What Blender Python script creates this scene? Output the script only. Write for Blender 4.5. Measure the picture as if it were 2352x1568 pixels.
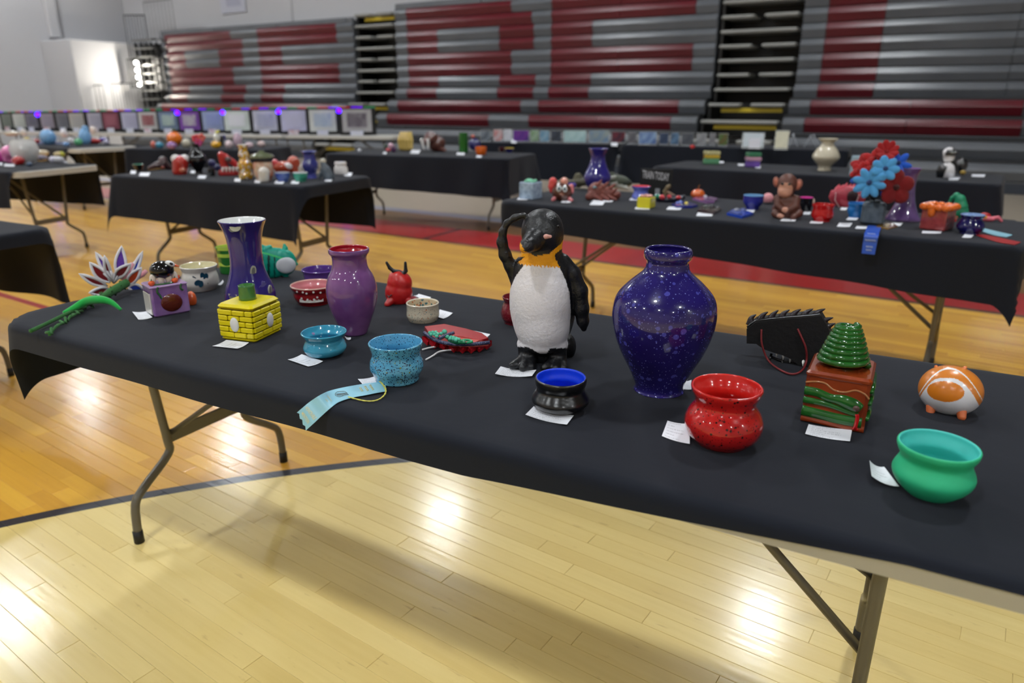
import bpy, math, random
import numpy as np
from mathutils import Vector, Matrix

for o in list(bpy.data.objects): bpy.data.objects.remove(o)
SC = bpy.context.scene
COL = SC.collection

# ------------------------------------------------------------------ camera
F, HZ, H = 1640.0, 235.0, 1.27            # focal length in px of a 2352 px wide frame, horizon row, eye height
PITCH = math.atan((784 - HZ) / F); CP, SP = math.cos(PITCH), math.sin(PITCH)
cam_d = bpy.data.cameras.new('camera'); cam = bpy.data.objects.new('camera', cam_d); COL.objects.link(cam)
cam.location = (0, 0, H); cam.rotation_euler = (math.pi/2 - PITCH, 0, 0)
cam_d.sensor_width = 36; cam_d.lens = F/2352*36; cam_d.clip_start = .05; cam_d.clip_end = 100
cam_d.dof.use_dof = True; cam_d.dof.focus_distance = 1.42; cam_d.dof.aperture_fstop = 3.0
SC.camera = cam
# ------------------------------------------------------------------ world, exposure
wd = bpy.data.worlds.new('world'); SC.world = wd; wd.use_nodes = True
wd.node_tree.nodes['Background'].inputs[0].default_value = (.8, .85, 1, 1)
wd.node_tree.nodes['Background'].inputs[1].default_value = .2
SC.view_settings.view_transform = 'Standard'; SC.view_settings.look = 'None'
SC.view_settings.gamma = 1; SC.view_settings.use_curve_mapping = False
SC.view_settings.exposure = 2.1
LAMP = 60.0            # radiance of the hall's high bay lamps
# ------------------------------------------------------------------ projections: a pixel of the photograph onto a known plane of the hall
def ray(u, v):
    a = (u - 1176)/F; b = (784 - v)/F
    return Vector((a, CP + b*SP, -SP + b*CP))
TOP = .7455
def at(u, v, z=TOP):
    d = ray(u, v); t = (z - H)/d.z
    return Vector((d.x*t, d.y*t, z))
def mpp(p): return (p.y*CP + (H - p.z)*SP)/F
class Frame:                                # an upright frame at p that faces the camera: x right, y away, z up
    def __init__(s, p):
        s.p = Vector(p); s.d = Vector((p[0], p[1], 0)).normalized(); s.r = Vector((s.d.y, -s.d.x, 0))
        s.rz = math.atan2(s.d.y, s.d.x) - math.pi/2; s.m = mpp(s.p)
    def loc(s, u, v, off=0):                # pixel (u, v) -> local point on the plane 'off' px behind p
        y = off*s.m; q = s.p + s.d*y
        d = ray(u, v); t = q.dot(s.d)/d.dot(s.d); w = Vector((0, 0, H)) + d*t - s.p
        return Vector((w.dot(s.r), w.dot(s.d), w.z))
    def low(s, u, v, off=0, z=.003):        # the same, but a point that would fall below the table lies on it
        q = s.loc(u, v, off)
        if q.z < z: w = at(u, v, s.p.z + z) - s.p; q = Vector((w.dot(s.r), w.dot(s.d), z))
        return q
# ------------------------------------------------------------------ colours and materials
def lin(c):
    return tuple(((x/255)/12.92 if x/255 <= .04045 else ((x/255 + .055)/1.055)**2.4) for x in c)
MATS = {}
def mat(key, col, rough=.5, metal=0, coat=0, bump=0, bscale=60, var=None, vscale=6, specks=(), spec=.5, trans=0, emit=0, attr=None, sheen=0, alpha=1, coatr=.04):
    if key in MATS: return MATS[key]
    m = bpy.data.materials.new(key); MATS[key] = m; m.use_nodes = True
    nt = m.node_tree; N = nt.nodes; L = nt.links; b = N['Principled BSDF']
    b.inputs['Roughness'].default_value = rough; b.inputs['Metallic'].default_value = metal
    b.inputs['Coat Weight'].default_value = coat; b.inputs['Coat Roughness'].default_value = coatr
    b.inputs['Specular IOR Level'].default_value = spec; b.inputs['Transmission Weight'].default_value = trans
    b.inputs['Sheen Weight'].default_value = sheen; b.inputs['Alpha'].default_value = alpha
    c = lin(col) + (1,)
    b.inputs['Base Color'].default_value = c
    tc = N.new('ShaderNodeTexCoord'); out = None
    if attr:
        a = N.new('ShaderNodeAttribute'); a.attribute_name = attr; out = a.outputs['Color']
    def noise(scale, det=3):
        n = N.new('ShaderNodeTexNoise'); n.inputs['Scale'].default_value = scale; n.inputs['Detail'].default_value = det
        L.new(tc.outputs['Object'], n.inputs['Vector']); return n
    def mix(fac, A, Bc):
        x = N.new('ShaderNodeMix'); x.data_type = 'RGBA'; L.new(fac, x.inputs['Factor'])
        if isinstance(A, tuple): x.inputs[6].default_value = A
        else: L.new(A, x.inputs[6])
        x.inputs[7].default_value = Bc
        return x.outputs[2]
    def ramp(src, lo, hi):
        r = N.new('ShaderNodeMapRange'); r.inputs['From Min'].default_value = lo; r.inputs['From Max'].default_value = hi
        L.new(src, r.inputs['Value']); return r.outputs['Result']
    cur = out if out else c
    if var:
        cur = mix(ramp(noise(vscale).outputs['Fac'], .35, .65), cur, lin(var) + (1,))
    for sc_, scale, rad_, prob in specks:            # scattered round specks: cells per metre, radius in cells, share of cells
        vo = N.new('ShaderNodeTexVoronoi'); vo.inputs['Scale'].default_value = scale; L.new(tc.outputs['Object'], vo.inputs['Vector'])
        se = N.new('ShaderNodeSeparateColor'); L.new(vo.outputs['Color'], se.inputs[0])
        def mth(op, p, q):
            x = N.new('ShaderNodeMath'); x.operation = op
            for i_, y_ in enumerate((p, q)):
                if isinstance(y_, (int, float)): x.inputs[i_].default_value = y_
                else: L.new(y_, x.inputs[i_])
            return x.outputs[0]
        big = mth('MULTIPLY', mth('ADD', se.outputs[1], .25), rad_)
        cur = mix(mth('MULTIPLY', mth('LESS_THAN', vo.outputs['Distance'], big), mth('LESS_THAN', se.outputs[0], prob)), cur, lin(sc_) + (1,))
    if not isinstance(cur, tuple): L.new(cur, b.inputs['Base Color'])
    if bump:
        n = noise(bscale, 4); bp = N.new('ShaderNodeBump'); bp.inputs['Strength'].default_value = bump; bp.inputs['Distance'].default_value = .002
        L.new(n.outputs['Fac'], bp.inputs['Height']); L.new(bp.outputs['Normal'], b.inputs['Normal'])
    if emit:
        b.inputs['Emission Color'].default_value = c; b.inputs['Emission Strength'].default_value = emit
    return m
def glaze(key, col, **k): return mat(key, col, rough=k.pop('rough', .25), coat=k.pop('coat', 1), spec=k.pop('spec', .2), **k)
PAINT = mat('painted clay', (128,128,128), rough=.5, attr='Col', bump=.25, bscale=120)
PAINTG = mat('glazed painted clay', (128,128,128), rough=.3, coat=1, attr='Col', bump=.1, bscale=60)
FUZZ = mat('fuzzy chenille', (128,128,128), rough=.95, attr='Col', bump=1, bscale=700, sheen=.6)
# ------------------------------------------------------------------ mesh building
class MB:
    def __init__(s): s.v = []; s.f = []; s.m = []; s.sm = []
    def add(s, vs, fs, m=0, smooth=True, M=None):
        o = len(s.v)
        for p in vs: s.v.append(tuple(M @ Vector(p)) if M is not None else tuple(p))
        for q in fs: s.f.append([i + o for i in q]); s.m.append(m); s.sm.append(smooth)
        return s
    def box(s, c, d, rz=0, bev=0, m=0, M=None):
        x, y, z = d[0]/2, d[1]/2, d[2]/2; R = Matrix.Translation(c) @ Matrix.Rotation(rz, 4, 'Z')
        if M is not None: R = R @ M
        if bev <= 0:
            vs = [(a*x, b*y, e*z) for a in (-1,1) for b in (-1,1) for e in (-1,1)]
            fs = [(0,1,3,2),(4,6,7,5),(0,4,5,1),(2,3,7,6),(0,2,6,4),(1,5,7,3)]
            return s.add(vs, fs, m, False, R)
        b = min(bev, x*.9, y*.9, z*.9); vs = []; rings = []
        for zz, ins in ((-z, b), (-z + b, 0), (z - b, 0), (z, b)):
            ring = []
            for sx, sy in ((1,1),(-1,1),(-1,-1),(1,-1)):
                X, Y = x - ins, y - ins
                A = (sx*X, sy*(Y - b), zz); B = (sx*(X - b), sy*Y, zz)
                ring += [A, B] if sx*sy > 0 else [B, A]
            rings.append(len(vs)); vs += ring
        fs = [tuple(reversed(range(8))), tuple(range(24, 32))]
        for k in range(3):
            for i in range(8):
                j = (i + 1) % 8; a, c2 = rings[k], rings[k+1]
                fs.append((a+i, a+j, c2+j, c2+i))
        return s.add(vs, fs, m, False, R)
    def prism(s, poly, y0, y1, m=0, M=None):          # polygon in x,z pushed through y
        n = len(poly); vs = [(x, y0, z) for x, z in poly] + [(x, y1, z) for x, z in poly]
        fs = [tuple(range(n)), tuple(reversed(range(n, 2*n)))] + [(i, n+i, n+(i+1)%n, (i+1)%n) for i in range(n)]
        return s.add(vs, fs, m, False, M)
    def slab(s, poly, z0, z1, m=0):                   # polygon in x,y pushed through z
        n = len(poly); vs = [(x, y, z0) for x, y in poly] + [(x, y, z1) for x, y in poly]
        fs = [tuple(reversed(range(n))), tuple(range(n, 2*n))] + [(i, (i+1)%n, n+(i+1)%n, n+i) for i in range(n)]
        return s.add(vs, fs, m, False)
    def tube(s, pts, r, seg=8, m=0, cap=True, closed=False):
        P = [Vector(p) for p in pts]; n = len(P); R = r if isinstance(r, (list, tuple)) else [r]*n
        vs = []; fs = []; up = None
        for i, p in enumerate(P):
            if closed: t = P[(i+1) % n] - P[i-1]
            else: t = P[min(i+1, n-1)] - P[max(i-1, 0)]
            t = t.normalized() if t.length > 1e-9 else Vector((0,0,1))
            if up is None: up = Vector((0,0,1)) if abs(t.z) < .9 else Vector((1,0,0))
            a = t.cross(up)
            a = a.normalized() if a.length > 1e-6 else t.orthogonal().normalized()
            b = a.cross(t).normalized(); up = b
            for k in range(seg):
                w = 2*math.pi*k/seg; vs.append(p + (a*math.cos(w) + b*math.sin(w))*R[i])
        for i in range(n if closed else n - 1):
            j = (i + 1) % n
            for k in range(seg):
                l = (k+1) % seg; fs.append((i*seg+k, i*seg+l, j*seg+l, j*seg+k))
        if cap and not closed:
            fs.append(tuple(reversed(range(seg)))); fs.append(tuple(range((n-1)*seg, n*seg)))
        return s.add(vs, fs, m)
    def lathe(s, prof, seg=32, m=0, c=(0,0,0), ms=None, M=None, wob=0, ph=0):   # prof: (r, z), going up the outside
        vs = []; fs = []; n = len(prof); o = len(s.v)
        for r, z in prof:
            for k in range(seg):
                a = 2*math.pi*k/seg; q = r*(1 + wob*math.sin(2*a + ph) + wob*.6*math.sin(3*a + 2*ph))
                vs.append((c[0] + q*math.cos(a), c[1] + q*math.sin(a), c[2] + z))
        start = len(s.f)
        for i in range(n - 1):
            for k in range(seg):
                l = (k+1) % seg; fs.append((i*seg+k, i*seg+l, (i+1)*seg+l, (i+1)*seg+k))
        s.add(vs, fs, m, True, M)
        if ms:
            for i in range(n - 1):
                for k in range(seg): s.m[start + i*seg + k] = ms[i]
        return s
    def ell(s, c, r, seg=16, m=0, M=None, rot=0):
        r = (r, r, r) if not isinstance(r, (tuple, list)) else r
        rings = max(6, seg//2); prof = [(math.sin(math.pi*i/rings), -math.cos(math.pi*i/rings)) for i in range(rings + 1)]
        R = Matrix.Translation(c) @ Matrix.Rotation(rot, 4, 'Y') @ Matrix.Diagonal((r[0], r[1], r[2], 1))
        if M is not None: R = M @ R
        return s.lathe(prof, seg, m, M=R)
    def cone(s, a, b, r0, r1=0.0005, seg=8, m=0): return s.tube([a, b], [r0, r1], seg, m)
    def build(s, name, mats, parent=None, loc=None, rz=0, cols=None, label=None):
        me = bpy.data.meshes.new(name); me.from_pydata(s.v, [], s.f); 
        for q in (mats if isinstance(mats, (list, tuple)) else [mats]): me.materials.append(q)
        me.polygons.foreach_set('material_index', s.m); me.polygons.foreach_set('use_smooth', s.sm)
        if cols is not None:
            ca = me.color_attributes.new('Col', 'FLOAT_COLOR', 'POINT'); ca.data.foreach_set('color', np.asarray(cols, dtype=np.float32).ravel())
        me.update()
        return link(name, me, parent, loc, rz, label)
def link(name, me, parent=None, loc=None, rz=0, label=None):
    o = bpy.data.objects.new(name, me); COL.objects.link(o)
    if loc is not None: o.location = loc
    if rz: o.rotation_euler[2] = rz
    if parent is not None: o.parent = parent
    if label: o['label'] = label
    return o
def tag(o, label, cat, group=None, kind=None):
    o['label'] = label; o['category'] = cat
    if group: o['group'] = group
    if kind: o['kind'] = kind
    return o
def thing(name, label, cat, loc=(0,0,0), rz=0, group=None):
    o = bpy.data.objects.new(name, None); COL.objects.link(o); o.empty_display_size = .05
    o.location = loc; o.rotation_euler[2] = rz
    return tag(o, label, cat, group)
def struct(o): o['kind'] = 'structure'; return o
def spline(pts, n=5):
    P = [np.array(p, float) for p in pts]; out = []
    for i in range(len(P) - 1):
        p0 = P[max(i-1, 0)]; p1 = P[i]; p2 = P[i+1]; p3 = P[min(i+2, len(P)-1)]
        for k in range(n):
            t = k/n; out.append(tuple(.5*(2*p1 + (p2-p0)*t + (2*p0-5*p1+4*p2-p3)*t*t + (3*p1-p0-3*p2+p3)*t**3)))
    out.append(tuple(P[-1])); return out
# ------------------------------------------------------------------ thrown pots: the outline is read off the photograph row by row, then turned on the wheel
def pot(name, label, cat, u, rows, mo, mi=None, wall=None, deep=.86, group=None, seg=40, wob=.006, z=TOP, ub=None, rim=None, sm=5, solid=False):
    u0 = ub if ub is not None else u
    f = Frame(at(u0, rows[-1][0], z)); ps = []
    for v, w in reversed(rows):
        q = f.loc(u0, v); d = (f.p.y*CP + (H - f.p.z - q.z)*SP)/F
        ps.append((w*d, max(q.z, 0)))
    ps[0] = (ps[0][0], 0.0); out = spline(ps, sm); rt, zt = out[-1]; t = wall or max(.0025, rt*.07)
    prof = [(0.0005, 0.001), (max(out[0][0] - .004, .001), 0.0)] + out
    k = len(prof)
    if solid: prof += [(rt*.6, zt + .001), (.0005, zt + .002)]
    else:
        prof += [(rt - t*.15, zt + t*.35), (rt - t*.5, zt + t*.5), (rt - t*.85, zt + t*.35)]
        inn = [(max(r - t, .001), zz) for r, zz in reversed(out) if zz > zt*(1 - deep)]
        prof += inn + [(inn[-1][0]*.7, inn[-1][1] - t*.3), (.0005, inn[-1][1] - t*.4)]
    ms = [0]*(len(prof) - 1)
    for i in range(k + (1 if rim is None else 1), len(ms)): ms[i] = 1
    mats = [mo, mi or mo]
    if rim is not None:
        mats.append(rim)
        for i in range(k - 2, min(k + 4, len(ms))): ms[i] = 2
    mb = MB().lathe(prof, seg, 0, ms=ms, wob=wob, ph=u)
    o = mb.build(name, mats, loc=f.p, rz=f.rz)
    o['px'] = 1; del o['px']
    return tag(o, label, cat, group)
# ------------------------------------------------------------------ modelled clay: smooth unions of ellipsoids and tapered limbs, meshed by surface nets
def nets(vals, lo, h):
    s = vals < 0; X, Y, Z = vals.shape
    acc = np.zeros((X-1, Y-1, Z-1, 3)); cnt = np.zeros((X-1, Y-1, Z-1))
    cells = np.stack(np.meshgrid(np.arange(X-1), np.arange(Y-1), np.arange(Z-1), indexing='ij'), -1).astype(float)
    C = [(a,b,c) for a in (0,1) for b in (0,1) for c in (0,1)]
    sl = lambda o: tuple(slice(o[i], vals.shape[i] - 1 + o[i]) for i in range(3))
    for A in C:
        for ax in range(3):
            if A[ax]: continue
            B = list(A); B[ax] = 1; B = tuple(B)
            va, vb = vals[sl(A)], vals[sl(B)]; x = (va < 0) != (vb < 0)
            den = np.where(x, va - vb, 1.0); t = np.where(x, va/np.where(den == 0, 1, den), 0)
            p = np.array(A, float)[None,None,None,:].repeat(X-1,0).repeat(Y-1,1).repeat(Z-1,2)
            p[..., ax] += t
            acc += p*x[..., None]; cnt += x
    on = cnt > 0; idx = np.full(on.shape, -1); idx[on] = np.arange(on.sum())
    V = (cells[on] + acc[on]/cnt[on][:, None])*h + lo
    Q = []
    for ax in range(3):
        o1, o2 = [(1,2),(2,0),(0,1)][ax]
        a = [slice(None)]*3; b = [slice(None)]*3
        a[ax] = slice(0, -1); b[ax] = slice(1, None)
        x = s[tuple(a)] != s[tuple(b)]; I = np.argwhere(x)
        ok = np.ones(len(I), bool)
        for o_ in (o1, o2): ok &= (I[:, o_] > 0) & (I[:, o_] < vals.shape[o_] - 1)
        I = I[ok]
        if not len(I): continue
        ins = s[tuple(a)][tuple(I.T)]
        def g(d1, d2):
            J = I.copy(); J[:, o1] += d1; J[:, o2] += d2; return idx[tuple(J.T)]
        q = np.stack([g(-1,-1), g(0,-1), g(0,0), g(-1,0)], 1)
        q[~ins] = q[~ins][:, ::-1]; Q.append(q)
    return V, (np.concatenate(Q) if Q else np.zeros((0,4), int))
def sculpt(f, prims, res=46, k=.12, paint=None, flat=False):
    # prims: ('e', u, v, ru, rv, rd, off, colour[, turn in degrees]) or ('t', [(u, v, r, off), ...], colour); px of the photograph
    S = []
    for p in prims:
        if p[0] == 'e':
            c = f.loc(p[1], p[2], p[6]); S.append(('e', np.array(c), np.array([p[3], p[5], p[4]])*f.m, p[7], math.radians(p[8]) if len(p) > 8 else 0))
        else:
            pts = [(np.array(f.loc(a[0], a[1], a[3] if len(a) > 3 else 0)), a[2]*f.m) for a in p[1]]
            for (a, ra), (b, rb) in zip(pts, pts[1:]): S.append(('t', a, ra, b, rb, p[2]))
    lo = np.full(3, 1e9); hi = -lo
    for q in S:
        if q[0] == 'e': R = q[2].max(); lo = np.minimum(lo, q[1]-R); hi = np.maximum(hi, q[1]+R)
        else:
            for c, R in ((q[1], q[2]), (q[3], q[4])): lo = np.minimum(lo, c-R); hi = np.maximum(hi, c+R)
    if flat: lo[2] = max(lo[2], -.001)
    h = (hi - lo).max()/res; lo = lo - 2.5*h; hi = hi + 2.5*h
    n = np.ceil((hi - lo)/h).astype(int) + 1
    G = np.stack(np.meshgrid(*[lo[i] + h*np.arange(n[i]) for i in range(3)], indexing='ij'), -1)
    kk = k*min((q[2].min() if q[0] == 'e' else min(q[2], q[4])) for q in S) + h*.6
    def sd(q, P):
        if q[0] == 'e':
            d = P - q[1]
            if q[4]:
                c_, s_ = math.cos(q[4]), math.sin(q[4]); d = np.stack([c_*d[...,0] - s_*d[...,2], d[...,1], s_*d[...,0] + c_*d[...,2]], -1)
            k0 = np.linalg.norm(d/q[2], axis=-1); k1 = np.linalg.norm(d/q[2]**2, axis=-1) + 1e-9
            return k0*(k0 - 1)/k1
        a, ra, b, rb = q[1:5]; ab = b - a; t = np.clip(((P - a) @ ab)/max(ab @ ab, 1e-12), 0, 1)
        return np.linalg.norm(P - (a + t[..., None]*ab), axis=-1) - (ra + (rb - ra)*t)
    D = None
    for q in S:
        d = sd(q, G)
        if D is None: D = d
        else:
            w = np.clip(.5 + .5*(D - d)/kk, 0, 1); D = D*(1-w) + d*w - kk*w*(1-w)
    if flat: D = np.maximum(D, -(G[..., 2]))
    V, Q = nets(D, lo, h)
    best = np.full(len(V), 1e9); C = np.zeros((len(V), 4)); C[:, 3] = 1
    for q in S:
        d = sd(q, V); col = q[3] if q[0] == 'e' else q[5]; x = d < best - 1e-6
        best[x] = d[x]; C[x, :3] = lin(col)
    if paint: paint(V, C, f)
    mb = MB(); mb.v = [tuple(p) for p in V]; mb.f = [list(map(int, q)) for q in Q]; mb.m = [0]*len(Q); mb.sm = [True]*len(Q)
    return mb, C
def topx(V, f):                               # where local points of a frame fall in the photograph
    W = np.array(f.p)[None] + V[:, :1]*np.array(f.r)[None] + V[:, 1:2]*np.array(f.d)[None] + V[:, 2:3]*np.array([[0,0,1.]])
    zz = W[:, 2] - H; dep = W[:, 1]*CP - zz*SP; up = W[:, 1]*SP + zz*CP
    return 1176 + F*W[:, 0]/dep, 784 - F*up/dep
def inpoly(U, V, poly):
    r = np.zeros(len(U), bool); n = len(poly)
    for i in range(n):
        (x1, y1), (x2, y2) = poly[i], poly[(i+1) % n]
        c = ((y1 > V) != (y2 > V)) & (U < (x2 - x1)*(V - y1)/((y2 - y1) or 1e-9) + x1); r ^= c
    return r
def figure(name, label, cat, u, v, prims, m=None, group=None, res=46, k=.12, paint=None, z=TOP, part=None, parts=()):
    f = Frame(at(u, v, z)); mb, C = sculpt(f, prims, res, k, paint, True)
    if not parts: return tag(mb.build(name, m or PAINT, loc=f.p, rz=f.rz, cols=C), label, cat, group)
    t = thing(name, label, cat, f.p, f.rz, group); mb.build(part or 'body', m or PAINT, t, cols=C)
    for nm, pr, mm in parts:
        b, C2 = sculpt(f, pr, 26, k); b.build(nm, mm or m or PAINT, t, cols=C2)
    return t
rnd = random.Random(7)
A30 = math.radians(-30)
def hall(s, n, z=0): return Vector((s*.8660254 + n*.5, -s*.5 + n*.8660254, z))     # along / across the bleachers -> world
# ------------------------------------------------------------------ shell
wallm = mat('white painted block', (190,190,193), rough=.6, bump=.15, bscale=8)
S0, S1, N0, N1, CZ = -23.5, 13.0, -13.0, 15.6, 7.9
def shell(name, c, d, m):
    o = MB().box(c, d).build(name, m, rz=A30); return struct(o)
# ------------------------------------------------------------------ floor with the court's painted lines
fm = bpy.data.materials.new('varnished maple court'); fm.use_nodes = True
def floor_mat():
    nt = fm.node_tree; N = nt.nodes; L = nt.links; b = N['Principled BSDF']
    def val(x):
        n = N.new('ShaderNodeValue'); n.outputs[0].default_value = x; return n.outputs[0]
    def mth(op, a, c=None):
        n = N.new('ShaderNodeMath'); n.operation = op
        for i, x in enumerate((a, c)):
            if x is None: continue
            if isinstance(x, (int, float)): n.inputs[i].default_value = x
            else: L.new(x, n.inputs[i])
        return n.outputs[0]
    def mix(fac, A, Bc):
        x = N.new('ShaderNodeMix'); x.data_type = 'RGBA'; L.new(fac, x.inputs['Factor'])
        for i, q in ((6, A), (7, Bc)):
            if isinstance(q, tuple): x.inputs[i].default_value = q
            else: L.new(q, x.inputs[i])
        return x.outputs[2]
    def band(x, lo, hi): return mth('MULTIPLY', mth('GREATER_THAN', x, lo), mth('LESS_THAN', x, hi))
    g = N.new('ShaderNodeNewGeometry'); sp = N.new('ShaderNodeSeparateXYZ'); L.new(g.outputs['Position'], sp.inputs[0])
    X, Y = sp.outputs[0], sp.outputs[1]
    nc = mth('ADD', mth('MULTIPLY', X, .5476), mth('MULTIPLY', Y, .8368))
    sc_ = mth('SUBTRACT', mth('MULTIPLY', X, .8368), mth('MULTIPLY', Y, .5476))
    dx = mth('SUBTRACT', X, .42); dy = mth('SUBTRACT', Y, -1.85)
    rad = mth('SQRT', mth('ADD', mth('MULTIPLY', dx, dx), mth('MULTIPLY', dy, dy)))
    # boards run at -35 degrees
    mp = N.new('ShaderNodeMapping'); mp.inputs['Rotation'].default_value = (0, 0, math.radians(35)); L.new(g.outputs['Position'], mp.inputs['Vector'])
    def noise(sx, sy, scale, det):
        m2 = N.new('ShaderNodeMapping'); m2.inputs['Scale'].default_value = (sx, sy, 1); L.new(mp.outputs[0], m2.inputs['Vector'])
        n = N.new('ShaderNodeTexNoise'); n.inputs['Scale'].default_value = scale; n.inputs['Detail'].default_value = det
        L.new(m2.outputs[0], n.inputs['Vector']); return n.outputs['Fac']
    oi = N.new('ShaderNodeObjectInfo'); at_ = N.new('ShaderNodeAttribute'); at_.attribute_name = 'tone'
    tone = mth('FRACT', mth('ADD', oi.outputs['Random'], at_.outputs['Fac']))
    grain = noise(1.2, 22, 3, 5); fleck = noise(3, 14, 4, 3)
    cr = N.new('ShaderNodeValToRGB'); cr.color_ramp.elements[0].color = lin((192,136,38)) + (1,); cr.color_ramp.elements[1].color = lin((234,182,64)) + (1,)
    e = cr.color_ramp.elements.new(.5); e.color = lin((214,158,48)) + (1,)
    L.new(mth('ADD', mth('MULTIPLY', tone, .6), mth('MULTIPLY', grain, .4)), cr.inputs[0])
    cl = N.new('ShaderNodeValToRGB'); cl.color_ramp.elements[0].color = lin((222,194,116)) + (1,); cl.color_ramp.elements[1].color = lin((244,221,148)) + (1,)
    L.new(mth('ADD', mth('MULTIPLY', tone, .45), mth('MULTIPLY', grain, .5)), cl.inputs[0])
    inside = mth('LESS_THAN', rad, 4.33)
    col = mix(inside, cr.outputs[0], cl.outputs[0])
    dark = N.new('ShaderNodeMapRange'); dark.inputs['From Min'].default_value = .66; dark.inputs['From Max'].default_value = .82; dark.inputs['To Max'].default_value = .45
    L.new(fleck, dark.inputs['Value']); col = mix(dark.outputs[0], col, lin((150,98,46)) + (1,))
    col = mix(band(rad, 4.305, 4.352), col, lin((30,32,44)) + (1,))
    col = mix(band(nc, 6.02, 6.62), col, lin((138,98,52)) + (1,))
    col = mix(mth('GREATER_THAN', nc, 6.62), col, lin((176,162,142)) + (1,))
    col = mix(band(nc, 6.62, 6.86), col, lin((150,150,168)) + (1,))
    red = band(nc, 5.34, 6.02); col = mix(red, col, lin((176,30,28)) + (1,))
    col = mix(band(nc, 5.31, 5.37), col, lin((74,46,26)) + (1,))
    diag = mth('ADD', mth('MULTIPLY', mth('SUBTRACT', X, -.825), -.873), mth('MULTIPLY', mth('SUBTRACT', Y, 7.046), .489))
    col = mix(mth('MULTIPLY', red, band(diag, -.03, .03)), col, lin((40,14,14)) + (1,))
    col = mix(mth('MULTIPLY', band(nc, 2.06, 2.115), mth('LESS_THAN', sc_, -4.2)), col, lin((160,30,34)) + (1,))
    L.new(col, b.inputs['Base Color'])
    b.inputs['Roughness'].default_value = .42; b.inputs['Coat Weight'].default_value = .65; b.inputs['Coat Roughness'].default_value = .13
    rr = N.new('ShaderNodeMapRange'); rr.inputs['To Min'].default_value = .1; rr.inputs['To Max'].default_value = .26
    L.new(noise(2, 9, 2.5, 4), rr.inputs['Value']); L.new(rr.outputs[0], b.inputs['Coat Roughness'])
    bp = N.new('ShaderNodeBump'); bp.inputs['Strength'].default_value = .22; bp.inputs['Distance'].default_value = .002
    L.new(noise(1, 8, 5, 3), bp.inputs['Height']); L.new(bp.outputs[0], b.inputs['Coat Normal'])
floor_mat()
floor = shell('floor', ((S0+S1)/2, (N0+N1)/2, -.053), (S1-S0, N1-N0, .1), fm)
def proj(p):
    zz = p.z - H; d = p.y*CP - zz*SP
    return (1176 + F*p.x/d, 784 - F*(p.y*SP + zz*CP)/d, d) if d > .05 else (1e9, 1e9, d)
BW = .0572; c35, s35 = math.cos(math.radians(35)), math.sin(math.radians(35))
def brd(a, b): return Vector((a*c35 + b*s35, -a*s35 + b*c35, 0))
planks = []
b0 = 0.2
while b0 < 7.6:
    a0 = -11 + rnd.random()
    while a0 < 4.5:
        ln = rnd.choice((.42, .56, .7, .84, .98, 1.2)); c = brd(a0 + ln/2, b0)
        near = False
        for q in (0, .5, 1):
            u, v, d = proj(brd(a0 + ln*q, b0))
            if -80 < u < 2440 and v < 1660: near = True
        if near and c.x*.5476 + c.y*.8368 < 6.6: planks.append((c.length + (0 if v > 600 else 3), ln, c, a0, b0))
        a0 += ln
    b0 += BW
planks.sort(key=lambda p: p[0])
def plank_vs(ln):
    x, y, ch, t = ln/2 - .0004, BW/2 - .00025, .0009, .0028
    vs = [(sx*(x-i), sy*(y-i), z) for z, i in ((-.003, 0), (-ch*.8, 0), (0, ch)) for sx, sy in ((1,1),(-1,1),(-1,-1),(1,-1))]
    fs = [(8,9,10,11)]
    for k in (0, 4): fs += [(k+i, k+(i+1)%4, k+4+(i+1)%4, k+4+i) for i in range(4)]
    return vs, fs
plank_me = {}
for i, (d, ln, c, a, b) in enumerate(planks[:299]):
    if ln not in plank_me:
        mb = MB(); vs, fs = plank_vs(ln); mb.add(vs, fs, 0, False); o = mb.build('plank', fm); plank_me[ln] = o.data
    else: o = link('plank', plank_me[ln])
    o.parent = floor; o.matrix_parent_inverse = Matrix.Rotation(-A30, 4, 'Z'); o.location = c; o.rotation_euler[2] = -math.radians(35)
mb = MB(); tones = []
for d, ln, c, a, b in planks[299:]:
    vs, fs = plank_vs(ln); mb.add(vs, fs, 0, False, Matrix.Translation(c) @ Matrix.Rotation(-math.radians(35), 4, 'Z')); tones += [rnd.random()]*len(vs)
o = mb.build('planks', fm, floor); o.matrix_parent_inverse = Matrix.Rotation(-A30, 4, 'Z'); o['kind'] = 'stuff'
ta = o.data.attributes.new('tone', 'FLOAT', 'POINT'); ta.data.foreach_set('value', tones)
# ------------------------------------------------------------------ walls and ceiling
shell('wall_back', ((S0+S1)/2, N1 + .1, CZ/2), (S1-S0, .2, CZ), wallm)
shell('wall_left', (S0 - .1, (N0+N1)/2, CZ/2), (.2, N1-N0, CZ), wallm)
shell('wall_right', (S1 + .1, (N0+N1)/2, CZ/2), (.2, N1-N0, CZ), wallm)
shell('wall_front', ((S0+S1)/2, N0 - .1, CZ/2), (S1-S0, .2, CZ), wallm)
shell('ceiling', ((S0+S1)/2, (N0+N1)/2, CZ + .1), (S1-S0, N1-N0, .2), mat('grey ceiling deck', (74,74,78), rough=.8))
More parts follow.
